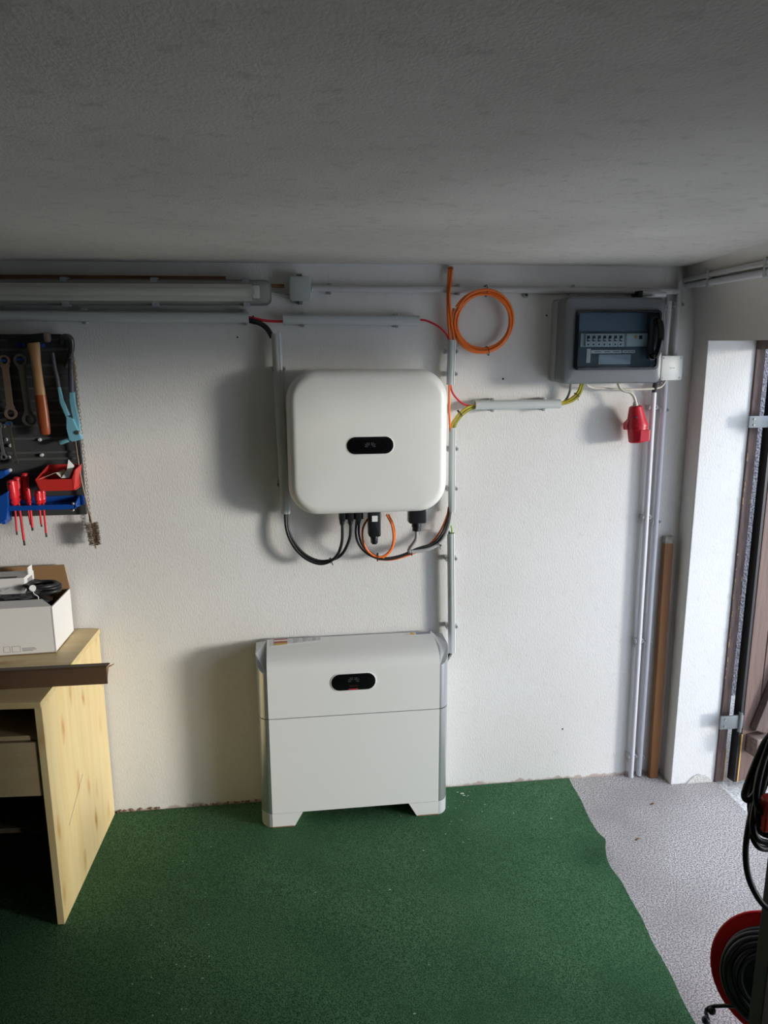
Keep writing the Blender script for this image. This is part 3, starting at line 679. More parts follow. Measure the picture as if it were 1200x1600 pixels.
for i in range(7):
    b = NB(); box(b, x0+i*bw+.0006, x0+(i+1)*bw-.0006, -.106, -.097, rz0+.001, rz1-.002, .0008); bk = obj('breaker', b, MBRK, fb)
    xm = x0+(i+.5)*bw; b = NB(); box(b, xm-.005, xm+.005, -.1075, -.105, (rz0+rz1)/2-.004, rz1-.006, .0005); obj('toggle_recess', b, MIRON, bk)
    b = NB(); box(b, xm-.003, xm+.003, -.112, -.106, (rz0+rz1)/2, (rz0+rz1)/2+.005, .0005); obj('toggle', b, MLAB, bk)
    b = NB(); lathe(b, (xm, -.105, rz0+.007), (xm, -.1075, rz0+.007), [(0, .003), (1, .003)], 8); obj('terminal_hole', b, MIRON, bk)
b = NB(); xa = W(978, 530, .10).x; xb = W(1008, 530, .10).x; box(b, xa, xb, -.106, -.097, rz0+.001, rz1-.002, .0008); mk = obj('residual_switch', b, MBRK, fb)
b = NB(); xq = W(992, 526, .1); lathe(b, (xq.x, -.105, xq.z), (xq.x, -.110, xq.z), [(0, .005), (1, .0045)], 12); obj('test_button', b, mat('yellow_button', (.75, .5, .08), .4), mk, 40)
b = NB(); xq = W(999, 527, .1); box(b, xq.x-.004, xq.x+.006, -.110, -.105, xq.z-.006, xq.z+.006, .001); obj('lever', b, MIRON, mk)
for (a0, a1, c0, c1) in ((924, 971, 547, 552), (973, 992, 547, 551.5)):
    A = W(a0, c0, .096); B = W(a1, c1, .096); b = NB(); box(b, A.x, B.x, -.0965, -.0935, B.z, A.z); lb = obj('label_strip', b, MLAB, fb)
    b = NB()
    for q in range(3):
        xx = A.x+(B.x-A.x)*(.12+.3*q); box(b, xx, xx+(B.x-A.x)*.2, -.0972, -.0962, (A.z+B.z)/2-.0015, (A.z+B.z)/2+.0015)
    obj('faded_print', b, MINK, lb)
A = W(917, 545, .096); B = W(922, 567, .096); b = NB(); box(b, A.x, B.x, -.0965, -.0935, B.z, A.z); lb = obj('label_strip', b, MLAB, fb)
A = W(936, 554, .096); B = W(985, 569, .096); b = NB(); box(b, A.x, B.x, -.0955, -.0935, B.z, A.z); obj('lower_blank_plate', b, mat('pale_blank', (.46, .54, .62), .5), fb)
A = W(906, 489, .096); B = W(1010, 517, .096); b = NB(); box(b, A.x, B.x, -.0955, -.0935, B.z, A.z, .001); obj('upper_blank_plate', b, mat('slate_blank', (.17, .22, .29), .5), fb)
# white junction box
c = W(1050, 575, .05); t = thing('junction_box', (c.x, 0, c.z), 'white square junction box to the right of the fuse box', 'junction box')
b = NB(); slab(b, .074, .080, .003, c.x, c.z, -.001, -.034, .001); obj('base', b, MWB, t, 40)
b = NB(); slab(b, .078, .084, .004, c.x, c.z, -.034, -.050, .003); obj('lid', b, MWB, t, 40)
for sx in (1, -1):
    for sz in (1, -1):
        b = NB(); lathe(b, (c.x+sx*.031, -.049, c.z+sz*.034), (c.x+sx*.031, -.0515, c.z+sz*.034), [(0, .004), (1, .0035)], 10); obj('lid_screw', b, MCLIP, t, 40)
b = NB(); box(b, c.x-.008, c.x+.010, -.0512, -.050, c.z-.001, c.z+.001); obj('moulded_mark', b, MINK, t)

# red CEE plug hanging on its cord
pc0 = W(993, 634, .055); pc1 = W(997, 690, .055)
t = thing('power_coupler', pc0, 'red industrial power coupler hanging on a cream cord below the fuse box', 'power plug')
ax = (pc1-pc0); L_ = ax.length; 
b = NB(); lathe(b, pc0, pc1, [(0, .017), (.03, .022), (.10, .024), (.45, .034), (.52, .0375), (.56, .0375), (.58, .034), (.97, .033), (1, .030)], 24); obj('housing', b, MCEE, t, 30)
b = NB(); lathe(b, pc0+ax*.53, pc0+ax*.57, [(0, .0385), (1, .0385)], 24); obj('collar_ring', b, MCEE, t, 30); b = NB(); lathe(b, pc0+ax*.60, pc0+ax*.63, [(0, .036), (1, .036)], 24); obj('collar_ring', b, MCEE, t, 30)
xx = Vector((1, 0, 0)); az = ax.normalized(); 
b = NB(); obox(b, pc0+ax*.80+Vector((.010, -.028, 0)), Vector((1, 0, 0)), Vector((0, 1, 0)), Vector((0, 0, 1)), .036, .018, .040, .003); obj('flap_lid', b, MCEE, t)
b = NB(); poly(b, [pc0+ax*.35+Vector((-.026, -.006, 0)), pc0+ax*.50+Vector((-.046, -.006, 0)), pc0+ax*.66+Vector((-.046, -.006, 0)), pc0+ax*.64+Vector((-.026, -.006, 0))], (0, .018, 0)); obj('keyway_lug', b, MCEE, t)
b = NB(); obox(b, pc0+ax*.30+Vector((-.012, -.028, 0)), xx, Vector((0, 1, 0)), UZ, .008, .004, .005); obj('cord_slot', b, MIRON, t)
b = NB(); lathe(b, pc0-ax*.10, pc0+ax*.02, [(0, .007), (.5, .009), (1, .010)], 12); obj('strain_relief', b, MCREAM, t, 40)

# ---------------------------------------------------------------- cables
def cable(name, pts, r, m, label, cat='cable', strands=None, ties=(), group=None):
    """one run of cable; strands: extra pixel paths bundled in the same thing"""
    p0 = W(*pts[0]); t = thing(name, p0, label, cat, group)
    for s in [pts]+list(strands or []):
        b = NB(); rr, mm, ss = r, m, s
        if isinstance(s, dict): rr = s.get('r', r); mm = s.get('m', m); ss = s['p']
        tube(b, [W(*q) for q in ss], rr, 10); obj('strand', b, mm, t, 60)
    for (px, py, d, axx, rad) in ties: tie(W(px, py, d), axx, rad, t)
    return t
cable('red_cable', [(384, 495, .028), (396, 497, .030), (412, 500.5, .030), (428, 502, .028), (450, 502, .026)], .0042, MRED, 'short red cable crossing from the long left duct to the duct above the inverter')
cable('black_cable_pair', [(382, 498, .028), (396, 500, .034), (409, 505, .038), (419, 513, .038), (427, 527, .038)], .0052, MCAB, 'pair of black cables bending from the long left duct down into the vertical duct',
      strands=[[(382, 501, .022), (396, 504, .026), (408, 508, .030), (417, 516, .032), (424, 528, .034)]], ties=[(395, 500, .030, (1, 0, -.1), .013)])
cable('red_cable', [(648, 500, .026), (664, 500.5, .028), (680, 507, .032), (692, 516, .034), (700, 527, .034), (702, 540, .032)], .0034, MRED, 'red cable curving from the duct above the inverter down behind the orange cables')
cable('red_cable', [(703, 594, .032), (706, 611, .032), (713, 622, .032), (722, 630, .032), (733, 634, .030), (748, 633, .030)], .0034, MRED, 'lower red cable curving from the shortest vertical duct to the horizontal duct')
cable('orange_cable', [(702, 594, .038), (702, 620, .042), (702, 645, .042), (704, 676, .036)], .0038, MORG, 'straight orange cable along the top right edge of the inverter')
cable('earth_cable_pair', [(748, 633, .030), (736, 635, .034), (724, 641, .040), (714, 651, .042), (707, 662, .036), (706, 676, .032)], .0046, MYG, 'pair of yellow-green cables bending into the duct at the right of the inverter',
      strands=[[(748, 636, .028), (738, 638, .030), (727, 644, .034), (718, 653, .036), (711, 664, .034), (709, 676, .030)]], ties=[(719, 646, .038, (.8, 0, .6), .011)])
cable('earth_cable_pair', [(868, 630, .030), (882, 628, .034), (895, 621, .040), (904, 611, .044), (909, 596, .050)], .0046, MYG, 'pair of yellow-green cables rising into the bottom of the fuse box',
      strands=[[(868, 632, .026), (884, 630, .030), (898, 624, .036), (907, 613, .040), (912, 596, .048)]], ties=[(901, 617, .042, (.6, 0, .8), .011)])
cable('grey_cable', [(880, 630, .026), (887, 620, .026), (891, 608, .032), (892, 594, .04)], .0042, MGCAB, 'thin grey cable behind the yellow-green pair under the fuse box')
cable('cream_cable', [(914, 594, .05), (918, 602, .04), (930, 606, .03), (970, 608, .03), (1005, 608, .03), (1028, 606, .03), (1037, 600, .03), (1042, 590, .03)], .0042, MCREAM, 'cream cable sagging from the fuse box to the white junction box')
cable('cream_cable', [(965, 594, .05), (967, 603, .05), (973, 610, .052), (984, 613, .054), (990, 619, .055), (993, 628, .055), (993, 638, .055)], .0050, MCREAM, 'cream cord from the fuse box down to the red coupler')
cable('black_sleeve', [(1025, 592, .05), (1024, 600, .034), (1022.5, 610, .024), (1021.5, 620, .022)], .0085, MCAB, 'thick black cable stub between the fuse box and the pale conduit')
cable('orange_cable_pair', [(702, 417, .012), (700.5, 440, .026), (699.5, 470, .036), (700.5, 500, .038), (703.5, 538, .034)], .0046, MORG, 'pair of orange cables rising to the ceiling above the inverter',
      strands=[[(706, 417, .012), (704, 442, .030), (702, 460, .042), (703.5, 490, .040), (707, 515, .038), (710, 538, .032)]], ties=[(704, 419.5, .014, (0, 0, 1), .009)])
# orange coil hung from the thin conduit
cc = W(755, 501.5, .035); RX = (W(799, 501, .035).x-W(711, 501, .035).x)/2
t = thing('orange_cable_coil', cc, 'round coil of orange cable tied to the thin conduit under the ceiling', 'cable coil')
b = NB(); pts = []; turns = 5
for i in range(turns*28):
    a = 2*pi*i/28; k = i/28
    rr = RX*(1+.050*sin(a*.83+1.1*k)+.030*(k-2.6)); ox = .004*sin(k*2.1); oz = .004*cos(k*1.7)
    pts.append(cc+Vector((ox+rr*cos(a+2.9), .011*sin(a*.77+k*1.3)-.004*(k % 2), oz+rr*sin(a+2.9))))
tube(b, pts, .0046, 8, k=2); obj('coiled_cable', b, MORG, t, 60)
b = NB(); tube(b, [W(709, 522, .036), W(706, 514, .038), W(705, 500, .04), W(709, 482, .036)], .0044, 8); obj('lead', b, MORG, t, 60)
tie(cc+Vector((.007, 0, RX+.001)), (1, 0, 0), .019, t); tie(cc+Vector((.018, 0, -RX-.002)), (1, 0, .2), .015, t)
# black loop at lower left of the inverter
cn = [W(px, 818, .095) for px in (534, 547, 559)]
cable('black_solar_cables', [(445.5, 792, .038), (447.5, 826, .046), (458, 852, .054), (477, 872, .06), (502, 881, .066), (524, 871, .075), (534, 848, .088), (535, 815, .095)], .0052, MCAB,
      'black cable pair looping from the left duct up into the inverter bottom', strands=[[(448, 792, .036), (450.5, 826, .040), (461, 850, .048), (480, 869, .054), (505, 877, .060), (532, 868, .075), (546, 842, .09), (548, 815, .095)]],
      ties=[(518, 878, .068, (.9, 0, .35), .012)])
# orange loop with black pair and grey mains cable sweeping right into the duct
cable('cable_bundle', [(557, 815, .092), (556, 835, .085), (562, 853, .078), (577, 867, .072), (598, 874, .070), (622, 871, .066), (650, 860, .062), (676, 853, .058), (694, 834, .046), (703, 808, .034), (705, 792, .032)], .0040, MCAB,
      'bundle of black, orange and grey cables sweeping from the inverter bottom into the right duct',
      strands=[[(561, 815, .090), (561, 835, .090), (567, 853, .082), (582, 866, .076), (602, 872, .074), (626, 868, .070), (652, 857, .066), (678, 848, .060), (692, 830, .050), (700, 808, .040), (702, 792, .034)],
               {'p': [(590, 874, .064), (612, 874.5, .062), (636, 868, .058), (656, 860, .054), (676, 846, .050), (690, 826, .044), (699, 804, .036), (701, 792, .030)], 'r': .0036, 'm': MORG},
               {'p': [(651, 828, .100), (650, 842, .095), (643, 853, .084), (639, 861, .074), (650, 861.5, .070), (672, 857, .066), (690, 845, .058), (701, 822, .048), (706, 795, .036)], 'r': .0062, 'm': mat('grey_mains_sheath', (.38, .38, .38), .35)},
               {'p': [(604, 804, .085), (612, 820, .080), (615, 840, .078), (611, 858, .078), (599, 869, .080), (586, 869, .082), (574, 860, .084), (567, 844, .086), (567, 826, .088), (574, 812, .088), (584, 803, .086)], 'r': .0036, 'm': MORG},
               {'p': [(607, 804, .080), (615, 822, .076), (616.5, 842, .074), (611, 860, .074), (598, 872, .076)], 'r': .0036, 'm': MORG}],
      ties=[(590, 871, .076, (1, 0, -.1), .013), (642, 861, .068, (1, 0, .2), .016), (685, 849, .058, (.7, 0, .7), .014)])
cable('earth_wire', [(707, 792, .030), (705, 806, .030), (704, 818, .032), (706, 826, .034), (706, 840, .034)], .0026, MGY, 'thin green-yellow wire between the two ducts below the inverter')
cable('black_cable_end', [(704, 842, .034), (702, 832, .036), (699, 829, .040), (695, 831, .044)], .0036, MCAB, 'short black cable end poking out of the top of the lower duct')
cable('black_cable_end', [(706, 1008, .034), (704, 1020, .036), (700, 1027, .044), (696, 1034, .055)], .0070, MCAB, 'thick black cable stub leaving the lower duct behind the battery cabinet')

# ---------------------------------------------------------------- leaning batten
b = NB(); A = F(1014, 1207); T_ = W(1043.5, 848, .018); A = Vector((A.x, -.030, 0)); ax = (T_-A).normalized(); sx_ = ax.cross(Vector((0, 1, 0))).normalized()
t = thing('timber_batten', A, 'brown timber batten leaning in the corner beside the two pale conduits', 'wood batten')
obox(b, (A+T_)/2, sx_, ax.cross(sx_), ax, .033, .024, (T_-A).length, .0015); obj('bar', b, MBAT2, t)
b = NB(); obox(b, T_+ax*.0125, sx_, ax.cross(sx_), ax, .034, .025, .026, .001); obj('pale_cut_end', b, mat('pale_end_grain', (.30, .28, .24), .7, var=.3, vscale=60), t)

# ---------------------------------------------------------------- tool panel
ty = .030
tp = thing('tool_panel', (W(40, 660, .02).x, 0, W(60, 660, .02).z), 'dark grey slotted plastic tool panel on the wall at left', 'tool panel')
b = NB(); X0 = W(-60, 600, .02).x; X1 = W(117, 600, .018).x; Z1 = W(60, 522, .018).z; Z0 = W(60, 806, .018).z
ol = [(X0, Z0), (X1, Z0), (X1, Z1-.035)]+[(X1-.035+.035*cos(R(a)), Z1-.035+.035*sin(R(a))) for a in range(10, 100, 12)]+[(X0, Z1)]
poly(b, [Vector((x, -.018, z)) for x, z in ol], (0, .0175, 0)); obj('board', b, MPEG, tp)
for k, py in enumerate((530, 545, 570, 588, 606, 625, 644, 664, 684, 706, 716, 740)):
    z = W(60, py, .02).z; b = NB(); box(b, X0+.01, X1-.012, -.0225, -.0175, z-.006, z+.002, .001); obj('rib', b, MPEGL, tp)
for (px, py) in ((5, 666), (62, 687), (9, 687), (13, 715), (65, 711), (16, 696), (15, 735)):
    c = W(px, py, .024); b = NB(); lathe(b, c+Vector((0, .006, 0)), c+Vector((0, -.005, 0)), [(0, .006), (.7, .006), (1, .004)], 10); obj('peg', b, MCLIP, tp, 40)
for (px, py) in ((8, 563), (31, 561), (14, 661), (33, 538), (64, 540)):
    c = W(px, py, .03); b = NB(); obox(b, c+Vector((0, -.001, 0)), Vector((1, 0, 0)), Vector((0, 1, 0)), UZ, .017, .03, .007 if py > 545 else .012, .002); obj('blue_hook', b, MBPL, tp)
b = NB(); c = W(106, 535, .03); tube(b, [W(96, 536, .022), W(100, 527, .040), (W(110, 529, .042)), W(112, 545, .036), W(107, 560, .030), W(102, 572, .024)], lambda t: .011-.004*t, 12); obj('corner_hook', b, mat('smoky_steel', (.10, .10, .10), .25, .6), tp, 50)
# ring spanners
def ring_spanner(p0, p1, r0, r1, wd_, d, m, label):
    A = W(*p0, d); B = W(*p1, d); t = thing('ring_spanner', A, label, 'spanner'); ax = (B-A).normalized(); sd = ax.cross(Vector((0, 1, 0))).normalized()
    for c, rr in ((A, r0), (B, r1)):
        b = NB(); n = 20; yv = Vector((0, 1, 0))
        def rg(q, yy): return [c+ax*cos(2*pi*j/n)*q+sd*sin(2*pi*j/n)*q+yv*yy for j in range(n)]
        rs = [rg(rr*.66, -.005), rg(rr, -.005), rg(rr, .005), rg(rr*.66, .005)]; vs = [[b.verts.new(p) for p in r] for r in rs]
        for i in range(4):
            for j in range(n): b.faces.new((vs[i][j], vs[i][(j+1) % n], vs[(i+1) % 4][(j+1) % n], vs[(i+1) % 4][j]))
        obj('ring_head', b, m, t, 40)
    b = NB(); a0 = A+ax*r0*.85; a1 = B-ax*r1*.85; hw_ = wd_/2
    poly(b, [a0+sd*hw_*1.5-Vector((0, .003, 0)), a0+ax*.012+sd*hw_-Vector((0, .003, 0)), a1-ax*.012+sd*hw_-Vector((0, .003, 0)), a1+sd*hw_*1.5-Vector((0, .003, 0)),
             a1-sd*hw_*1.5-Vector((0, .003, 0)), a1-ax*.012-sd*hw_-Vector((0, .003, 0)), a0+ax*.012-sd*hw_-Vector((0, .003, 0)), a0-sd*hw_*1.5-Vector((0, .003, 0))], (0, .006, 0)); obj('shank', b, m, t)
    return t
ring_spanner((7, 563), (17, 646), .0165, .0185, .019, .045, MBRONZE, 'bronze-tinted double ring spanner hanging leftmost on the tool panel')
ring_spanner((32, 563), (46, 655), .0200, .0215, .019, .045, MSTEEL, 'larger dull steel ring spanner hanging between the bronze spanner and the hammer')
ring_spanner((14, 663), (24, 720), .0105, .0095, .008, .042, MSTEEL, 'small dark steel ring spanner hanging below the bronze spanner')
ring_spanner((-2, 665), (6, 714), .0105, .0090, .008, .042, MGALV, 'small bright steel spanner cut off at the left edge of the photo')
# hammer
A = W(52, 534, .06); B = W(71, 679, .06); t = thing('hammer', A, 'hammer with black head and wooden handle on the tool panel', 'hammer')
ax = (B-A); yv = Vector((0, 1, 0))
def hring(s, w, dth):
    c = A+ax*s; sd = ax.normalized().cross(yv).normalized()
    return [c+sd*cos(2*pi*j/14)*w+yv*sin(2*pi*j/14)*dth for j in range(14)]
b = NB(); loft(b, [hring(0, .019, .012), hring(.04, .020, .012), hring(.07, .0185, .012), hring(.2, .0155, .011), hring(.4, .0150, .0105), hring(.565, .0165, .011)]); obj('handle', b, MHND, t, 40)
b = NB(); loft(b, [hring(.565, .0170, .0112), hring(.75, .0185, .012), hring(.9, .0175, .012), hring(.98, .0165, .011), hring(1.0, .0140, .009)]); obj('painted_grip', b, MHNDR, t, 40)
c0 = W(14, 530, .06); c1 = W(70, 527, .06)
b = NB(); loft(b, [[Vector((x, -.06+yy, z+zz)) for yy, zz in ((-h2, -h1), (h2, -h1), (h2, h1), (-h2, h1))] for x, z, h1, h2 in ((c0.x, c0.z-.004, .004, .014), (c0.x+.03, c0.z-.001, .010, .014), (W(42, 528, .06).x, c0.z, .013, .015), (c1.x, c1.z, .013, .014))]); obj('head', b, MIRON, t)
b = NB(); x = c1.x; loft(b, [[Vector((xx_, -.06+cos(2*pi*j/16)*rr, c1.z+sin(2*pi*j/16)*rr)) for j in range(16)] for xx_, rr in ((x-.001, .0135), (x+.004, .0155), (x+.012, .0155), (x+.015, .0135))]); obj('striking_face', b, mat('worn_face', (.35, .28, .24), .4, .6), t, 40)
# riveter, blue
t = thing('rivet_pliers', W(115, 660, .06), 'light blue hand riveter with dark grey grips hanging upside down on the tool panel', 'riveter')
b = NB(); plate(b, [(103, 651), (114, 654), (128, 686), (127, 687), (112, 690.5), (107, 687), (104, 670)], .060, .022, .003); obj('body', b, MBLUE, t)
b = NB(); plate(b, [(89, 604), (93, 604), (98, 626), (108.5, 649), (102, 651), (93, 630)], .058, .014, .003); obj('lever_arm', b, MBLUE, t)
b = NB(); plate(b, [(108, 611), (115.5, 612), (117, 630), (123, 658), (126, 682), (117, 668), (112, 645), (109, 628)], .054, .014, .003); obj('fixed_arm', b, MBLUE, t)
b = NB(); tube(b, [W(82, 551, .056), W(85, 572, .056), W(89, 590, .056), W(91.5, 605, .056)], lambda t: .006+.001*t, 10); obj('grip', b, MGRIP, t, 50)
b = NB(); tube(b, [W(111, 560, .052), W(111, 580, .052), W(112, 613, .052)], lambda t: .0095-.001*abs(t-.5), 10); obj('grip', b, MGRIP, t, 50)
b = NB(); c = W(121, 676, .062); lathe(b, c+Vector((0, .008, 0)), c+Vector((0, -.003, 0)), [(0, .007), (.8, .007), (1, .005)], 12); obj('pivot_pin', b, MSTEEL, t, 40)
b = NB(); lathe(b, W(108, 687, .05), W(93, 692, .05), [(0, .007), (.9, .008), (1, .006)], 12); obj('nose', b, MBLUE, t, 40)
b = NB(); lathe(b, W(94, 691.5, .05), W(89, 693, .05), [(0, .006), (1, .005)], 10); obj('nose_tip', b, MSTEEL, t, 40)
# chain
def linkchain(path, lab):
    q = [W(*p) for p in path]; q = smoothpts(q, 10); b = NB(); acc = 0; pos = [q[0]]
    for a, c in zip(q, q[1:]):
        while (c-pos[-1]).length > .0118 and (c-a).length > 0:
            pos.append(pos[-1]+(c-pos[-1]).normalized()*.0115)
            if len(pos) > 400: break
    for i in range(len(pos)-1):
        c = (pos[i]+pos[i+1])/2; u = (pos[i+1]-pos[i]).normalized(); s = u.orthogonal().normalized()
        s = (Matrix.Rotation(R(90*(i % 2)+35), 3, u) @ s)
        tube(b, [c+u*.0078*cos(2*pi*j/8)+s*.0034*sin(2*pi*j/8) for j in range(8)], .0009, 5, True, 1)
    return tag(obj('chain', b, MRUST, None, 60), lab, 'chain', kind='stuff')
linkchain([(115, 559, .052), (118, 580, .05), (121, 610, .05), (125, 650, .045), (129, 690, .03), (134, 740, .018), (139, 790, .014), (143, 836, .012)], 'long thin steel link chain hanging down the right edge of the tool panel')
linkchain([(112, 560, .058), (115, 570, .055), (117, 585, .052), (117, 600, .05), (114, 585, .056), (111, 568, .06)], 'bunched short end of chain over the dark riveter grip')
# bottle brush
t = thing('wire_brush', W(118, 690, .03), 'rusty bottle brush on twisted wire hanging below the tool panel corner', 'brush')
b = NB(); tube(b, [W(116, 680, .036), W(124, 733, .036), W(134, 780, .036), W(143, 815, .042), W(150, 857, .045)], .0028, 8)
tube(b, [W(118, 690, .040), W(126, 745, .040), W(136, 790, .040), W(141, 815, .040)], .0018, 8); obj('twisted_wire', b, MRUST, t, 60)
b = NB(); A = W(143, 817, .042); B = W(149, 851, .045); ax = B-A; u = ax.normalized(); s = u.orthogonal().normalized(); s2 = u.cross(s)
for i in range(620):
    v = i/620; a = v*2*pi*13+random.uniform(-.3, .3); d_ = s*cos(a)+s2*sin(a)+u*random.uniform(-.15, .15); r_ = .0215*(1-.12*v)*random.uniform(.85, 1.1); c = A+ax*v
    w_ = u*.0010; w2 = d_.cross(u).normalized()*.0010
    tube(b, [c, c+d_*r_], .0007, 3, cap=False)
o = obj('bristles', b, MRUST, t); o['kind'] = 'stuff'
# red storage bin
t = thing('storage_bin', W(88, 750, .05), 'open red plastic bin hooked on the tool panel', 'bin')
zt = W(88, 742, .10).z; zb = W(88, 767, .10).z; xa = W(55, 750, .10).x; xb = W(118, 750, .10).x
def bp(x, y, z): return Vector((x, y, z))
b = NB(); box(b, xa+.012, xb-.004, -.098, -.024, zb, zb+.003); obj('bottom', b, MRPL, t)
b = NB(); poly(b, [bp(xa, -.102, zt-.014), bp(xb-.008, -.102, zt-.014), bp(xb-.008, -.098, zb), bp(xa+.012, -.098, zb)], (0, .0025, 0)); obj('front_wall', b, MRPL, t)
b = NB(); poly(b, [bp(xb-.008, -.102, zt-.014), bp(xb+.004, -.104, zt+.016), bp(xb+.004, -.026, zt+.022), bp(xb-.006, -.024, zb), bp(xb-.008, -.098, zb)], (-.0025, 0, 0)); obj('side_wall', b, MRPL, t)
b = NB(); poly(b, [bp(xa, -.102, zt-.014), bp(xa+.022, -.026, zt+.022), bp(xa+.022, -.024, zb), bp(xa+.012, -.098, zb)], (.0025, 0, 0)); obj('side_wall', b, MRPL, t)
b = NB(); poly(b, [bp(xa+.022, -.026, zt+.022), bp(xb+.004, -.026, zt+.022), bp(xb-.006, -.026, zb), bp(xa+.012, -.026, zb)], (0, .0025, 0)); obj('back_wall', b, MRPL, t)
b = NB(); g_ = [bp(xa+.008, -.096, zt-.015), bp(xa+.06, -.085, zt+.004), bp(xb-.045, -.090, zt-.013), bp(xb-.035, -.040, zt+.002), bp(xa+.04, -.035, zt-.004)]
poly(b, g_, (0, 0, .0008)); tag(obj('paper_sheet', b, MPAP), 'folded paper lying in the red bin', 'paper')
b = NB(); poly(b, [bp(xb-.045, -.092, zt-.012), bp(xb-.022, -.088, zt-.012), bp(xb-.010, -.060, zt+.022), bp(xb-.028, -.055, zt+.042), bp(xb-.030, -.075, zt+.012)], (0, .0008, 0)); tag(obj('paper_scrap', b, MLAB), 'upright torn white paper tip sticking out of the red bin', 'paper')
b = NB(); poly(b, [bp(xa+.05, -.07, zt-.004), bp(xa+.075, -.055, zt+.010), bp(xa+.095, -.065, zt+.004), bp(xa+.07, -.085, zt-.006)], (0, 0, .0008)); tag(obj('paper_scrap', b, mat('tan_paper', (.5, .36, .16), .7)), 'small tan paper slip in the middle of the red bin', 'paper')
# blue rack
t = thing('screwdriver_rack', W(70, 790, .05), 'blue plastic rack holding the red screwdrivers on the tool panel', 'tool rack')
zr = W(70, 790, .06).z; xr0 = W(4, 790, .06).x; xr1 = W(129, 786, .05).x
b = NB(); box(b, xr0, xr1, -.026, -.0225, zr-.008, zr+.024, .001); obj('back_strip', b, MBPL, t)
for (yy0, yy1) in ((-.033, -.026), (-.058, -.050), (-.090, -.082)):
    b = NB(); box(b, xr0+.01, xr1-.012, yy0, yy1, zr-.004, zr+.004, .001); obj('rail', b, MBPL, t)
for i in range(9):
    x = xr0+.02+(xr1-xr0-.05)*i/8; b = NB(); box(b, x-.002, x+.002, -.088, -.030, zr-.003, zr+.003); obj('divider', b, MBPL, t)
b = NB(); box(b, xr0+.01, xr1-.012, -.092, -.088, zr-.008, zr+.008, .001); obj('front_lip', b, MBPL, t)
b = NB(); poly(b, [bp(xr1-.016, -.092, zr-.004), bp(xr1-.016, -.024, zr-.010), bp(xr1-.016, -.024, zr+.026), bp(xr1-.016, -.092, zr+.008)], (.004, 0, 0)); obj('end_cheek', b, MBPL, t)
b = NB(); poly(b, [bp(xr0+.004, -.094, zr-.050), bp(xr0+.004, -.030, zr-.050), bp(xr0+.004, -.024, zr+.020), bp(xr0+.004, -.094, zr+.010)], (.010, 0, 0)); obj('end_cheek', b, MBPL, t)
b = NB(); plate(b, [(-3, 776), (12, 768), (12, 788), (10, 812), (2, 818), (-3, 819)], .10, .02, .003); obj('side_pocket', b, MBPL, t)
for (px, py) in ((114, 787), (114, 797)):
    b = NB(); c = W(px, py, .094); g_ = bmesh.ops.create_icosphere(b, subdivisions=2, radius=.005); bmesh.ops.translate(b, vec=c, verts=g_['verts']); obj('rack_screw', b, MSCREW, t, 60)
b = NB(); plate(b, [(-6, 737), (8, 735), (10, 742), (2, 748), (-6, 750)], .06, .035, .003); tag(obj('plastic_holder', b, MBPL), 'small blue plastic holder at the left edge above the red screwdrivers', 'tool holder')
# screwdrivers
def driver(top, mid, tip, rh, d, label, shaft=.0033):
    T = W(*top, d); m_ = W(*mid, d); e = W(*tip, d); t = thing('screwdriver', m_, label, 'screwdriver', 'red insulated screwdrivers in the rack')
    b = NB(); lathe(b, T, m_, [(0, rh*.55), (.05, rh*.9), (.22, rh), (.45, rh*.92), (.68, rh*1.05), (.80, rh*.72), (.88, rh*.95), (1, rh*.6)], 14); obj('handle', b, MSDR, t, 35)
    s = m_+(e-m_)*.88; b = NB(); lathe(b, m_, s, [(0, shaft), (1, shaft)], 10); obj('insulated_shaft', b, MSDR, t, 40)
    b = NB(); lathe(b, s, e, [(0, shaft*.8), (.6, shaft*.8), (1, shaft*.9)], 10); obj('tip', b, MIRON, t, 40)
    b = NB(); c = T+(m_-T)*.12; lathe(b, c+Vector((0, .0, 0)), c+Vector((0, -rh*1.02, 0)), [(0, .0028), (1, .0028)], 8); obj('hanging_hole', b, MIRON, t)
driver((17, 750), (23, 789), (26.5, 835.5), .0145, .078, 'leftmost red screwdriver in the blue rack')
driver((26, 745), (29, 784), (38.5, 852), .0125, .060, 'longest red screwdriver, its tip reaching lowest below the panel', .0042)
driver((38, 739), (41, 781), (48, 820), .0125, .046, 'red screwdriver in the back row with its handle highest, left of the red bin')
driver((43, 762), (46.5, 786), (51, 829), .0095, .074, 'short-handled red screwdriver between the long one and the pair at right', .0042)
driver((59, 766), (61, 788), (65, 823), .0115, .078, 'left one of the two stubby red screwdrivers under the red bin')
driver((66, 766), (67.5, 786), (72.5, 839), .0095, .070, 'right one of the two stubby red screwdrivers under the red bin')

# ---------------------------------------------------------------- pine cabinet
ct = .722; R0 = Vector((-.652, -.012, 0)); R1 = Vector((-.686, -.560, 0)); u = (R1-R0).normalized(); wv = Vector((u.y, -u.x, 0))   # wv points to -X
R0 = R0 + Vector((0, 0, 0)); LC = (R1-R0).length; CWD = .95
def cp(a, d, z): return R0+u*d+wv*a+Vector((0, 0, z))      # a: leftwards from the right side, d: towards the room
def cbox(bm, a0, a1, d0, d1, z0, z1, bev=0): return obox(bm, cp((a0+a1)/2, (d0+d1)/2, (z0+z1)/2), wv, u, UZ, a1-a0, d1-d0, z1-z0, bev)
cab = thing('pine_cabinet', cp(CWD/2, LC/2, 0), 'knotty pine cabinet with open front standing against the back wall at left', 'cabinet')
CF = .0065
b = NB(); cbox(b, 0, .020, 0, LC, CF, ct-.018, .0008); obj('side_panel', b, MPINEZ, cab)
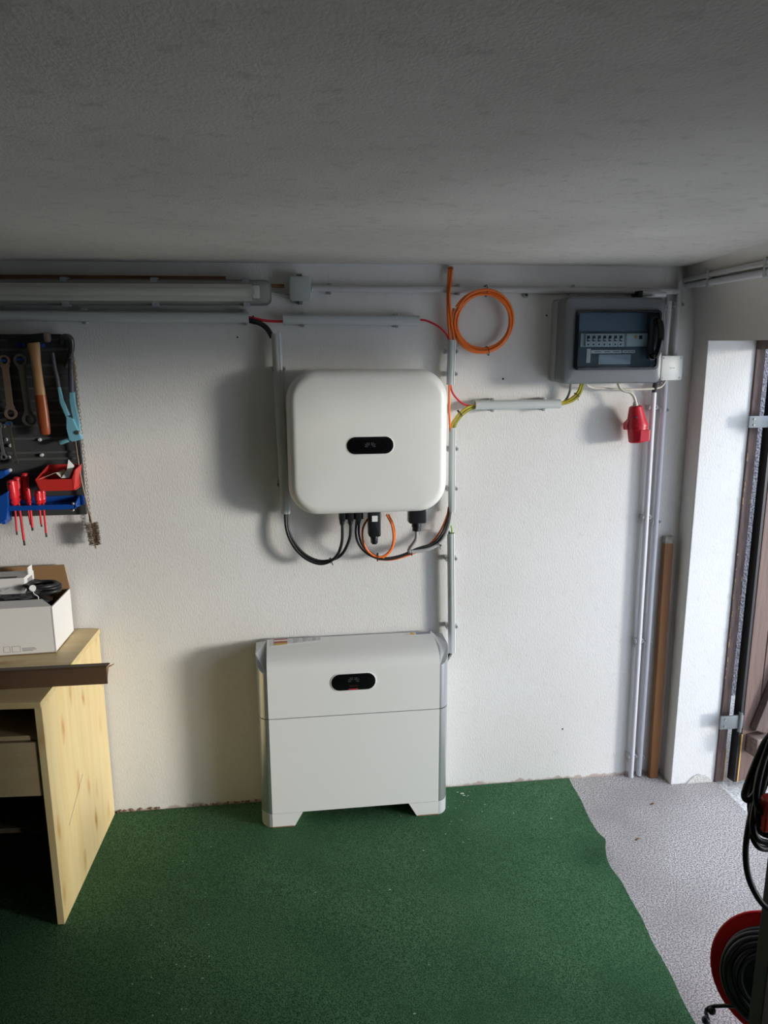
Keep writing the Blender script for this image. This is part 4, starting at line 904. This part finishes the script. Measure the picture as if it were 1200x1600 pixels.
b = NB(); cbox(b, CWD-.02, CWD, 0, LC, CF, ct-.018, .0008); obj('side_panel', b, MPINEZ, cab)
b = NB(); cbox(b, -.003, CWD+.003, -.002, LC+.012, ct-.018, ct, .0012); obj('top_board', b, MPINEX, cab)
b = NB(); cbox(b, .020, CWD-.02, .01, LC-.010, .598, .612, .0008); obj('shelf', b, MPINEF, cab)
b = NB(); cbox(b, .020, CWD-.02, .005, .012, CF+.05, ct-.02); obj('back_board', b, mat('shaded_back_board', (.05, .045, .03), .7), cab)  # back board near black: shade inside the cabinet put into its colour
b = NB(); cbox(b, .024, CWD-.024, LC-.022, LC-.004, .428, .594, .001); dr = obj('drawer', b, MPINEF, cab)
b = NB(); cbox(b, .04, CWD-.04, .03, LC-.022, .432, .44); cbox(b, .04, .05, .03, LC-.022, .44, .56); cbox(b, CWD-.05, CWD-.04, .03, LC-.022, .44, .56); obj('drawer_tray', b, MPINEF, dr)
b = NB(); cbox(b, .020, CWD-.02, .30, LC-.04, .29, .305); obj('inner_shelf', b, mat('shaded_inner_board', (.06, .05, .03), .7), cab)  # inner board also coloured dark for the shade in the open bottom
b = NB(); a0 = X = None
q0 = W(95, 1322, -(cp(0, LC*.7, 0).y)); 
# long scratch on the side panel
sc0 = cp(-.0006, LC*.80, .26); sc1 = cp(-.0006, LC*.52, .34)
tube(b, [sc0, sc1], .0006, 5); obj('scratch', b, MINK, cab)

# brown L-shaped cardboard profile on top
A = F(-30, 1079, ct+.001); B = F(168, 1068.5, ct+.001); ax = (B-A); ax.z = 0; ax.normalize(); nb = Vector((-ax.y, ax.x, 0))
hgt = W(100, 1046, -B.y).z-W(100, 1072, -B.y).z; hgt = .050
t = thing('edge_protector', (A+B)/2, 'dark brown angled cardboard edge strip lying across the pine cabinet top', 'cardboard strip')
b = NB(); prof_ = [(0, 0), (0, hgt), (.006, hgt+.004), (.045, hgt-.004), (.046, hgt-.008), (.008, hgt-.002), (.005, hgt-.006), (.005, 0)]
poly(b, [A+nb*p_+UZ*z_ for p_, z_ in prof_], B-A); obj('angle_strip', b, MSTRIP, t)
b = NB(); poly(b, [B+nb*.006+UZ*.044, B+nb*.004+UZ*.012, B+nb*.030+UZ*.040, B+ax*.016+nb*.030+UZ*.046], (0, 0, .003)); obj('torn_end', b, MKRAFT, t)

# white carton
c0 = F(88, 1020, ct); c1 = F(116, 986, ct); cl_ = F(-40, 1028.5, ct)
uf = (cl_-c0).normalized(); ub = (c1-c0); dep = ub.length; ub.normalize(); wid = .34; ht = .152
car = thing('white_carton', c0, 'open white cardboard carton full of cables on the pine cabinet', 'carton')
def kp(a, d, z): return c0+uf*a+ub*d+UZ*(z+.001)
def wallp(bm, p, q, z0, z1, th=.004, lean=0):
    n = (q-p).cross(UZ).normalized()
    poly(bm, [p+UZ*z0, q+UZ*z0, q+UZ*z1+n*lean, p+UZ*z1+n*lean], -n*th)
b = NB(); poly(b, [kp(0, 0, 0), kp(wid, 0, 0), kp(wid, dep, 0), kp(0, dep, 0)], (0, 0, .003)); obj('carton_bottom', b, MKRAFT, car)
b = NB(); poly(b, [kp(0, 0, 0), kp(wid, 0, 0), kp(wid, 0, ht), kp(0, 0, ht)], ub*.004); fwl = obj('front_wall', b, MCARD, car)
b = NB(); poly(b, [kp(0, 0, 0), kp(0, dep, 0), kp(0, dep, ht), kp(0, 0, ht)], uf*.004); obj('side_wall', b, MCARD, car)
b = NB(); poly(b, [kp(wid, 0, 0), kp(wid, dep, 0), kp(wid, dep, ht), kp(wid, 0, ht)], -uf*.004); obj('side_wall', b, MCARD, car)
b = NB(); poly(b, [kp(0, dep, 0), kp(wid, dep, 0), kp(wid, dep, ht), kp(0, dep, ht)], -ub*.004); obj('back_wall', b, MKRAFT, car)
b = NB(); poly(b, [kp(.0, dep-.004, ht), kp(wid, dep-.004, ht), kp(wid-.01, dep+.004, ht+.082), kp(.014, dep+.004, ht+.082)], ub*.003); obj('back_flap', b, MKRAFT, car)
b = NB(); poly(b, [kp(.0, 0, ht), kp(wid, 0, ht), kp(wid, .040, ht+.012), kp(.040, .040, ht+.012)], (0, 0, .003)); obj('front_flap', b, MCARD, car)
b = NB(); box_px = [(0, 0)]
# small print on the carton front
for (a0, a1, z0, z1) in ((.105, .130, .010, .030), (.135, .155, .010, .030)):
    for (aa, ab, za, zb_) in ((a0, a1, z0, z0+.001), (a0, a1, z1-.001, z1), (a0, a0+.001, z0, z1), (a1-.001, a1, z0, z1)):
        poly(b, [kp(aa, -.0004, za), kp(ab, -.0004, za), kp(ab, -.0004, zb_), kp(aa, -.0004, zb_)], ub*.0003)
for (aa, ab, za) in ((.062, .100, .020), (.058, .100, .0155), (.068, .100, .0115)):
    poly(b, [kp(aa, -.0004, za), kp(ab, -.0004, za), kp(ab, -.0004, za+.0022), kp(aa, -.0004, za+.0022)], ub*.0003)
obj('small_print', b, MINK, car)
# contents: heap of black cables, bag, small white box
def jit(s): return Vector((random.uniform(-s, s), random.uniform(-s, s), random.uniform(-s, s)))
b = NB()
g_ = bmesh.ops.create_icosphere(b, subdivisions=4, radius=1)
for v in g_['verts']:
    n_ = v.co.copy(); k = 1+.10*sin(n_.x*7+n_.y*5)*cos(n_.z*6+n_.y*3)+.04*sin(n_.x*17+n_.z*13)
    v.co = kp(wid/2-.005, dep/2, .125)+uf*(n_.x*k*.150)+ub*(n_.y*k*(dep*.40))+UZ*(n_.z*k*.056)
tag(obj('black_bag', b, MBLK, None, 60), 'crumpled black bag filling the white carton', 'bag')
b = NB()
for i in range(7):
    c = kp(.060+random.uniform(-.012, .03), dep*.55+random.uniform(-.03, .02), .178+i*.004); rr = random.uniform(.028, .046); th = random.uniform(0, pi)
    e1 = (uf*cos(th)+ub*sin(th)+UZ*random.uniform(-.25, .25)).normalized(); e2 = e1.cross(UZ).normalized()
    tube(b, [c+e1*cos(2*pi*j/12)*rr*1.15+e2*sin(2*pi*j/12)*rr*.85 for j in range(12)], .0065, 8, True, 2)
cc_ = tag(obj('black_cable_coil', b, MCAB, None, 60), 'tangled coil of black cable at the right in the white carton', 'cable coil')
b = NB(); c = kp(.068, dep*.25, .200); lathe(b, c, c+Vector((.004, -.010, .006)), [(0, .010), (1, .010)], 14)
tube(b, [c, c+Vector((.006, -.01, -.012)), c+Vector((.018, -.012, -.022)), c+Vector((.020, -.016, -.030))], .0014, 6)
tag(obj('white_plug_tag', b, MLAB, None, 50), 'small white round tag with a white lead on the black coil', 'tag')
b = NB(); g_ = bmesh.ops.create_icosphere(b, subdivisions=4, radius=1)
for v in g_['verts']:
    n_ = v.co.copy(); k = 1+.16*sin(n_.x*9+n_.y*4)*cos(n_.z*8)+.07*sin(n_.x*23+n_.y*19)
    v.co = kp(.115, dep*.36, .186)+uf*(n_.x*k*.070)+ub*(n_.y*k*.035)+UZ*(n_.z*k*.020)
tag(obj('clear_bag', b, MBAG, None, 60), 'crinkled clear plastic bag in front in the white carton', 'bag')
sb = kp(.105, dep*.62, .208)
t = thing('small_white_box', sb, 'small white cardboard box on top of the things in the white carton', 'box')
b = NB(); obox(b, kp(.172, dep*.58, .206), uf, ub, UZ, .150, .085, .052, .001); obj('box_body', b, MCARD, t)
b = NB(); obox(b, kp(.0965, dep*.60, .206), uf, ub, UZ, .001, .040, .030); obj('printed_window', b, MINK, t)
b = NB(); obox(b, kp(.098, dep*.66, .243), uf, ub, UZ, .003, .034, .024); obj('box_tab', b, MCARD, t)
b = NB(); obox(b, kp(.150, dep*.42, .2325), uf, ub, UZ, .055, .012, .0015); obj('hand_slot', b, MIRON, t)

# ---------------------------------------------------------------- foreground: post, hanging cable, reel
TP = 1.55
pb = P(1183, 1560, TP); px_, py_ = pb.x+.028, pb.y
t = thing('timber_post', (px_, py_, 0), 'dark upright timber post at the right edge in front of the doorway', 'post')
b = NB(); obox(b, Vector((px_+.002, py_, .59)), rt, rt.cross(UZ), UZ, .055, .045, 1.14, .002); obj('post', b, MPOST, t)
b = NB(); box(b, px_-.10, px_+.08, py_-.08, py_+.08, .0095, .028, .003); obj('post_foot', b, MPOST, t)
b = NB(); hk = P(1216, 1130, TP-.07); tube(b, [Vector((px_, py_-.02, hk.z-.02)), hk+Vector((0, -.01, -.01)), hk+Vector((0, -.03, -.006)), hk+Vector((0, -.036, .018))], .004, 8); obj('hook', b, MIRON, t, 50)
TQ = 1.46
cx_ = P(1214, 1142, TQ)
t = thing('hanging_cable', cx_, 'black extension cable hanging in loose loops with a red plug on the post', 'cable coil')
b = NB()
def Q(px, py, k=0): return P(px, py, TQ+k)
loops = [
 [(1214, 1140, 0), (1196, 1158, -.01), (1180, 1192, -.01), (1165, 1232, 0), (1163, 1246, .01), (1170, 1250, .01), (1181, 1238, .0), (1193, 1205, -.02), (1206, 1168, -.02)],
 [(1216, 1138, .01), (1200, 1165, .01), (1187, 1205, .01), (1177, 1255, .01), (1168, 1300, 0), (1165, 1335, 0), (1169, 1368, 0), (1180, 1395, 0), (1196, 1416, 0), (1220, 1424, 0), (1240, 1390, .02), (1244, 1300, .02), (1236, 1200, .02)],
 [(1214, 1140, -.02), (1196, 1190, -.02), (1184, 1240, -.02), (1176, 1285, -.02), (1182, 1308, -.02), (1196, 1316, -.02), (1214, 1314, -.02), (1228, 1280, -.01), (1232, 1210, 0)],
 [(1214, 1140, -.03), (1202, 1190, -.03), (1190, 1235, -.03), (1184, 1268, -.03), (1188, 1288, -.03), (1200, 1296, -.03), (1216, 1290, -.03), (1226, 1240, -.01), (1226, 1190, 0)],
 [(1212, 1140, .02), (1190, 1180, .02), (1176, 1225, .02), (1172, 1262, .02), (1180, 1290, .02), (1198, 1305, .02), (1222, 1300, .02), (1236, 1250, .02), (1232, 1180, .02)],
 [(1215, 1140, .0), (1205, 1180, .005), (1196, 1222, .005), (1181, 1262, .005), (1175, 1300, .0), (1184, 1322, -.005), (1202, 1326, 0), (1222, 1316, 0), (1234, 1250, 0)],
 [(1216, 1142, -.04), (1198, 1175, -.045), (1186, 1215, -.045), (1182, 1250, -.04), (1192, 1270, -.04), (1212, 1270, -.04), (1228, 1230, -.03)],
]
for lp in loops: tube(b, [Q(*q) for q in lp], .0058, 10, True, 6)
obj('cable_loops', b, MCAB, t, 60)
b = NB(); c = Q(1203, 1270, -.035); obox(b, c, rt, rt.cross(UZ), UZ, .034, .03, .065, .005); obj('red_plug', b, MRPL, t)
# cable reel leaning on the post
rc = P(1209.6, 1528, 1.86); RR = .0787*1.86; nrm = (CAM-rc).normalized(); nrm = (nrm+Vector((-.12, 0, -.35))).normalized()
e1 = nrm.cross(UZ).normalized(); e2 = e1.cross(nrm)
t = thing('cable_reel', Vector((rc.x, rc.y, 0)), 'red-rimmed reel wound with black cable on the floor by the right edge', 'cable reel')
def disc(bm, c, r, th, ri=0, n=48):
    def rg(q, k): return [c+e1*cos(2*pi*j/n)*q+e2*sin(2*pi*j/n)*q+nrm*k for j in range(n)]
    loft(bm, [rg(max(ri, .01), 0), rg(r-.004, 0), rg(r, th*.3), rg(r, th*.8), rg(r-.003, th), rg(r-.012, th*.6), rg(max(ri, .01), th*.6)], caps=not ri)
b = NB(); disc(b, rc-nrm*.015, RR, .010); obj('flange', b, MREEL, t, 40)
for k, (rr, kk) in enumerate(((.108, .0), (.110, .012), (.104, .024), (.108, .036), (.100, .046), (.089, .048), (.077, .050), (.065, .050))):
    b = NB() if k == 0 else b
    tube(b, [rc+e1*cos(2*pi*j/24+k)*rr+e2*sin(2*pi*j/24+k)*rr+nrm*(kk+.002*sin(j+k)) for j in range(24)], .0068, 8, True, 2)
obj('wound_cable', b, MCAB, t, 60)
b = NB(); lathe(b, rc-nrm*.01, rc+nrm*.045, [(0, .100), (1, .085)], 32); obj('drum', b, MBLK, t, 40)
b = NB(); A = rc-e1*.112-e2*.02+nrm*.03
lowp = Vector((rc.x-.125, rc.y+.02, .006))
tube(b, [rc+nrm*.06, rc-e1*.05+nrm*.075, Vector((rc.x-.10, rc.y-.05, .10)), Vector((rc.x-.115, rc.y-.04, .012)), Vector((rc.x+.1, rc.y-.06, .010)), Vector((rc.x+.16, rc.y+.02, .012))], .007, 10); obj('stand', b, MIRON, t, 50)
b = NB(); tube(b, [rc-e1*.085-e2*.03+nrm*.03, P(1117, 1572, 1.90), P(1107, 1600, 1.88), P(1112, 1640, 1.85)], .0045, 10); obj('stand_leg', b, MBLK, t, 50)
for q in (P(1112, 1579, 1.90), P(1103, 1594, 1.88)):
    b = NB(); g_ = bmesh.ops.create_icosphere(b, subdivisions=3, radius=.010); bmesh.ops.translate(b, vec=q, verts=g_['verts']); obj('stand_knob', b, MBLK, t, 60)
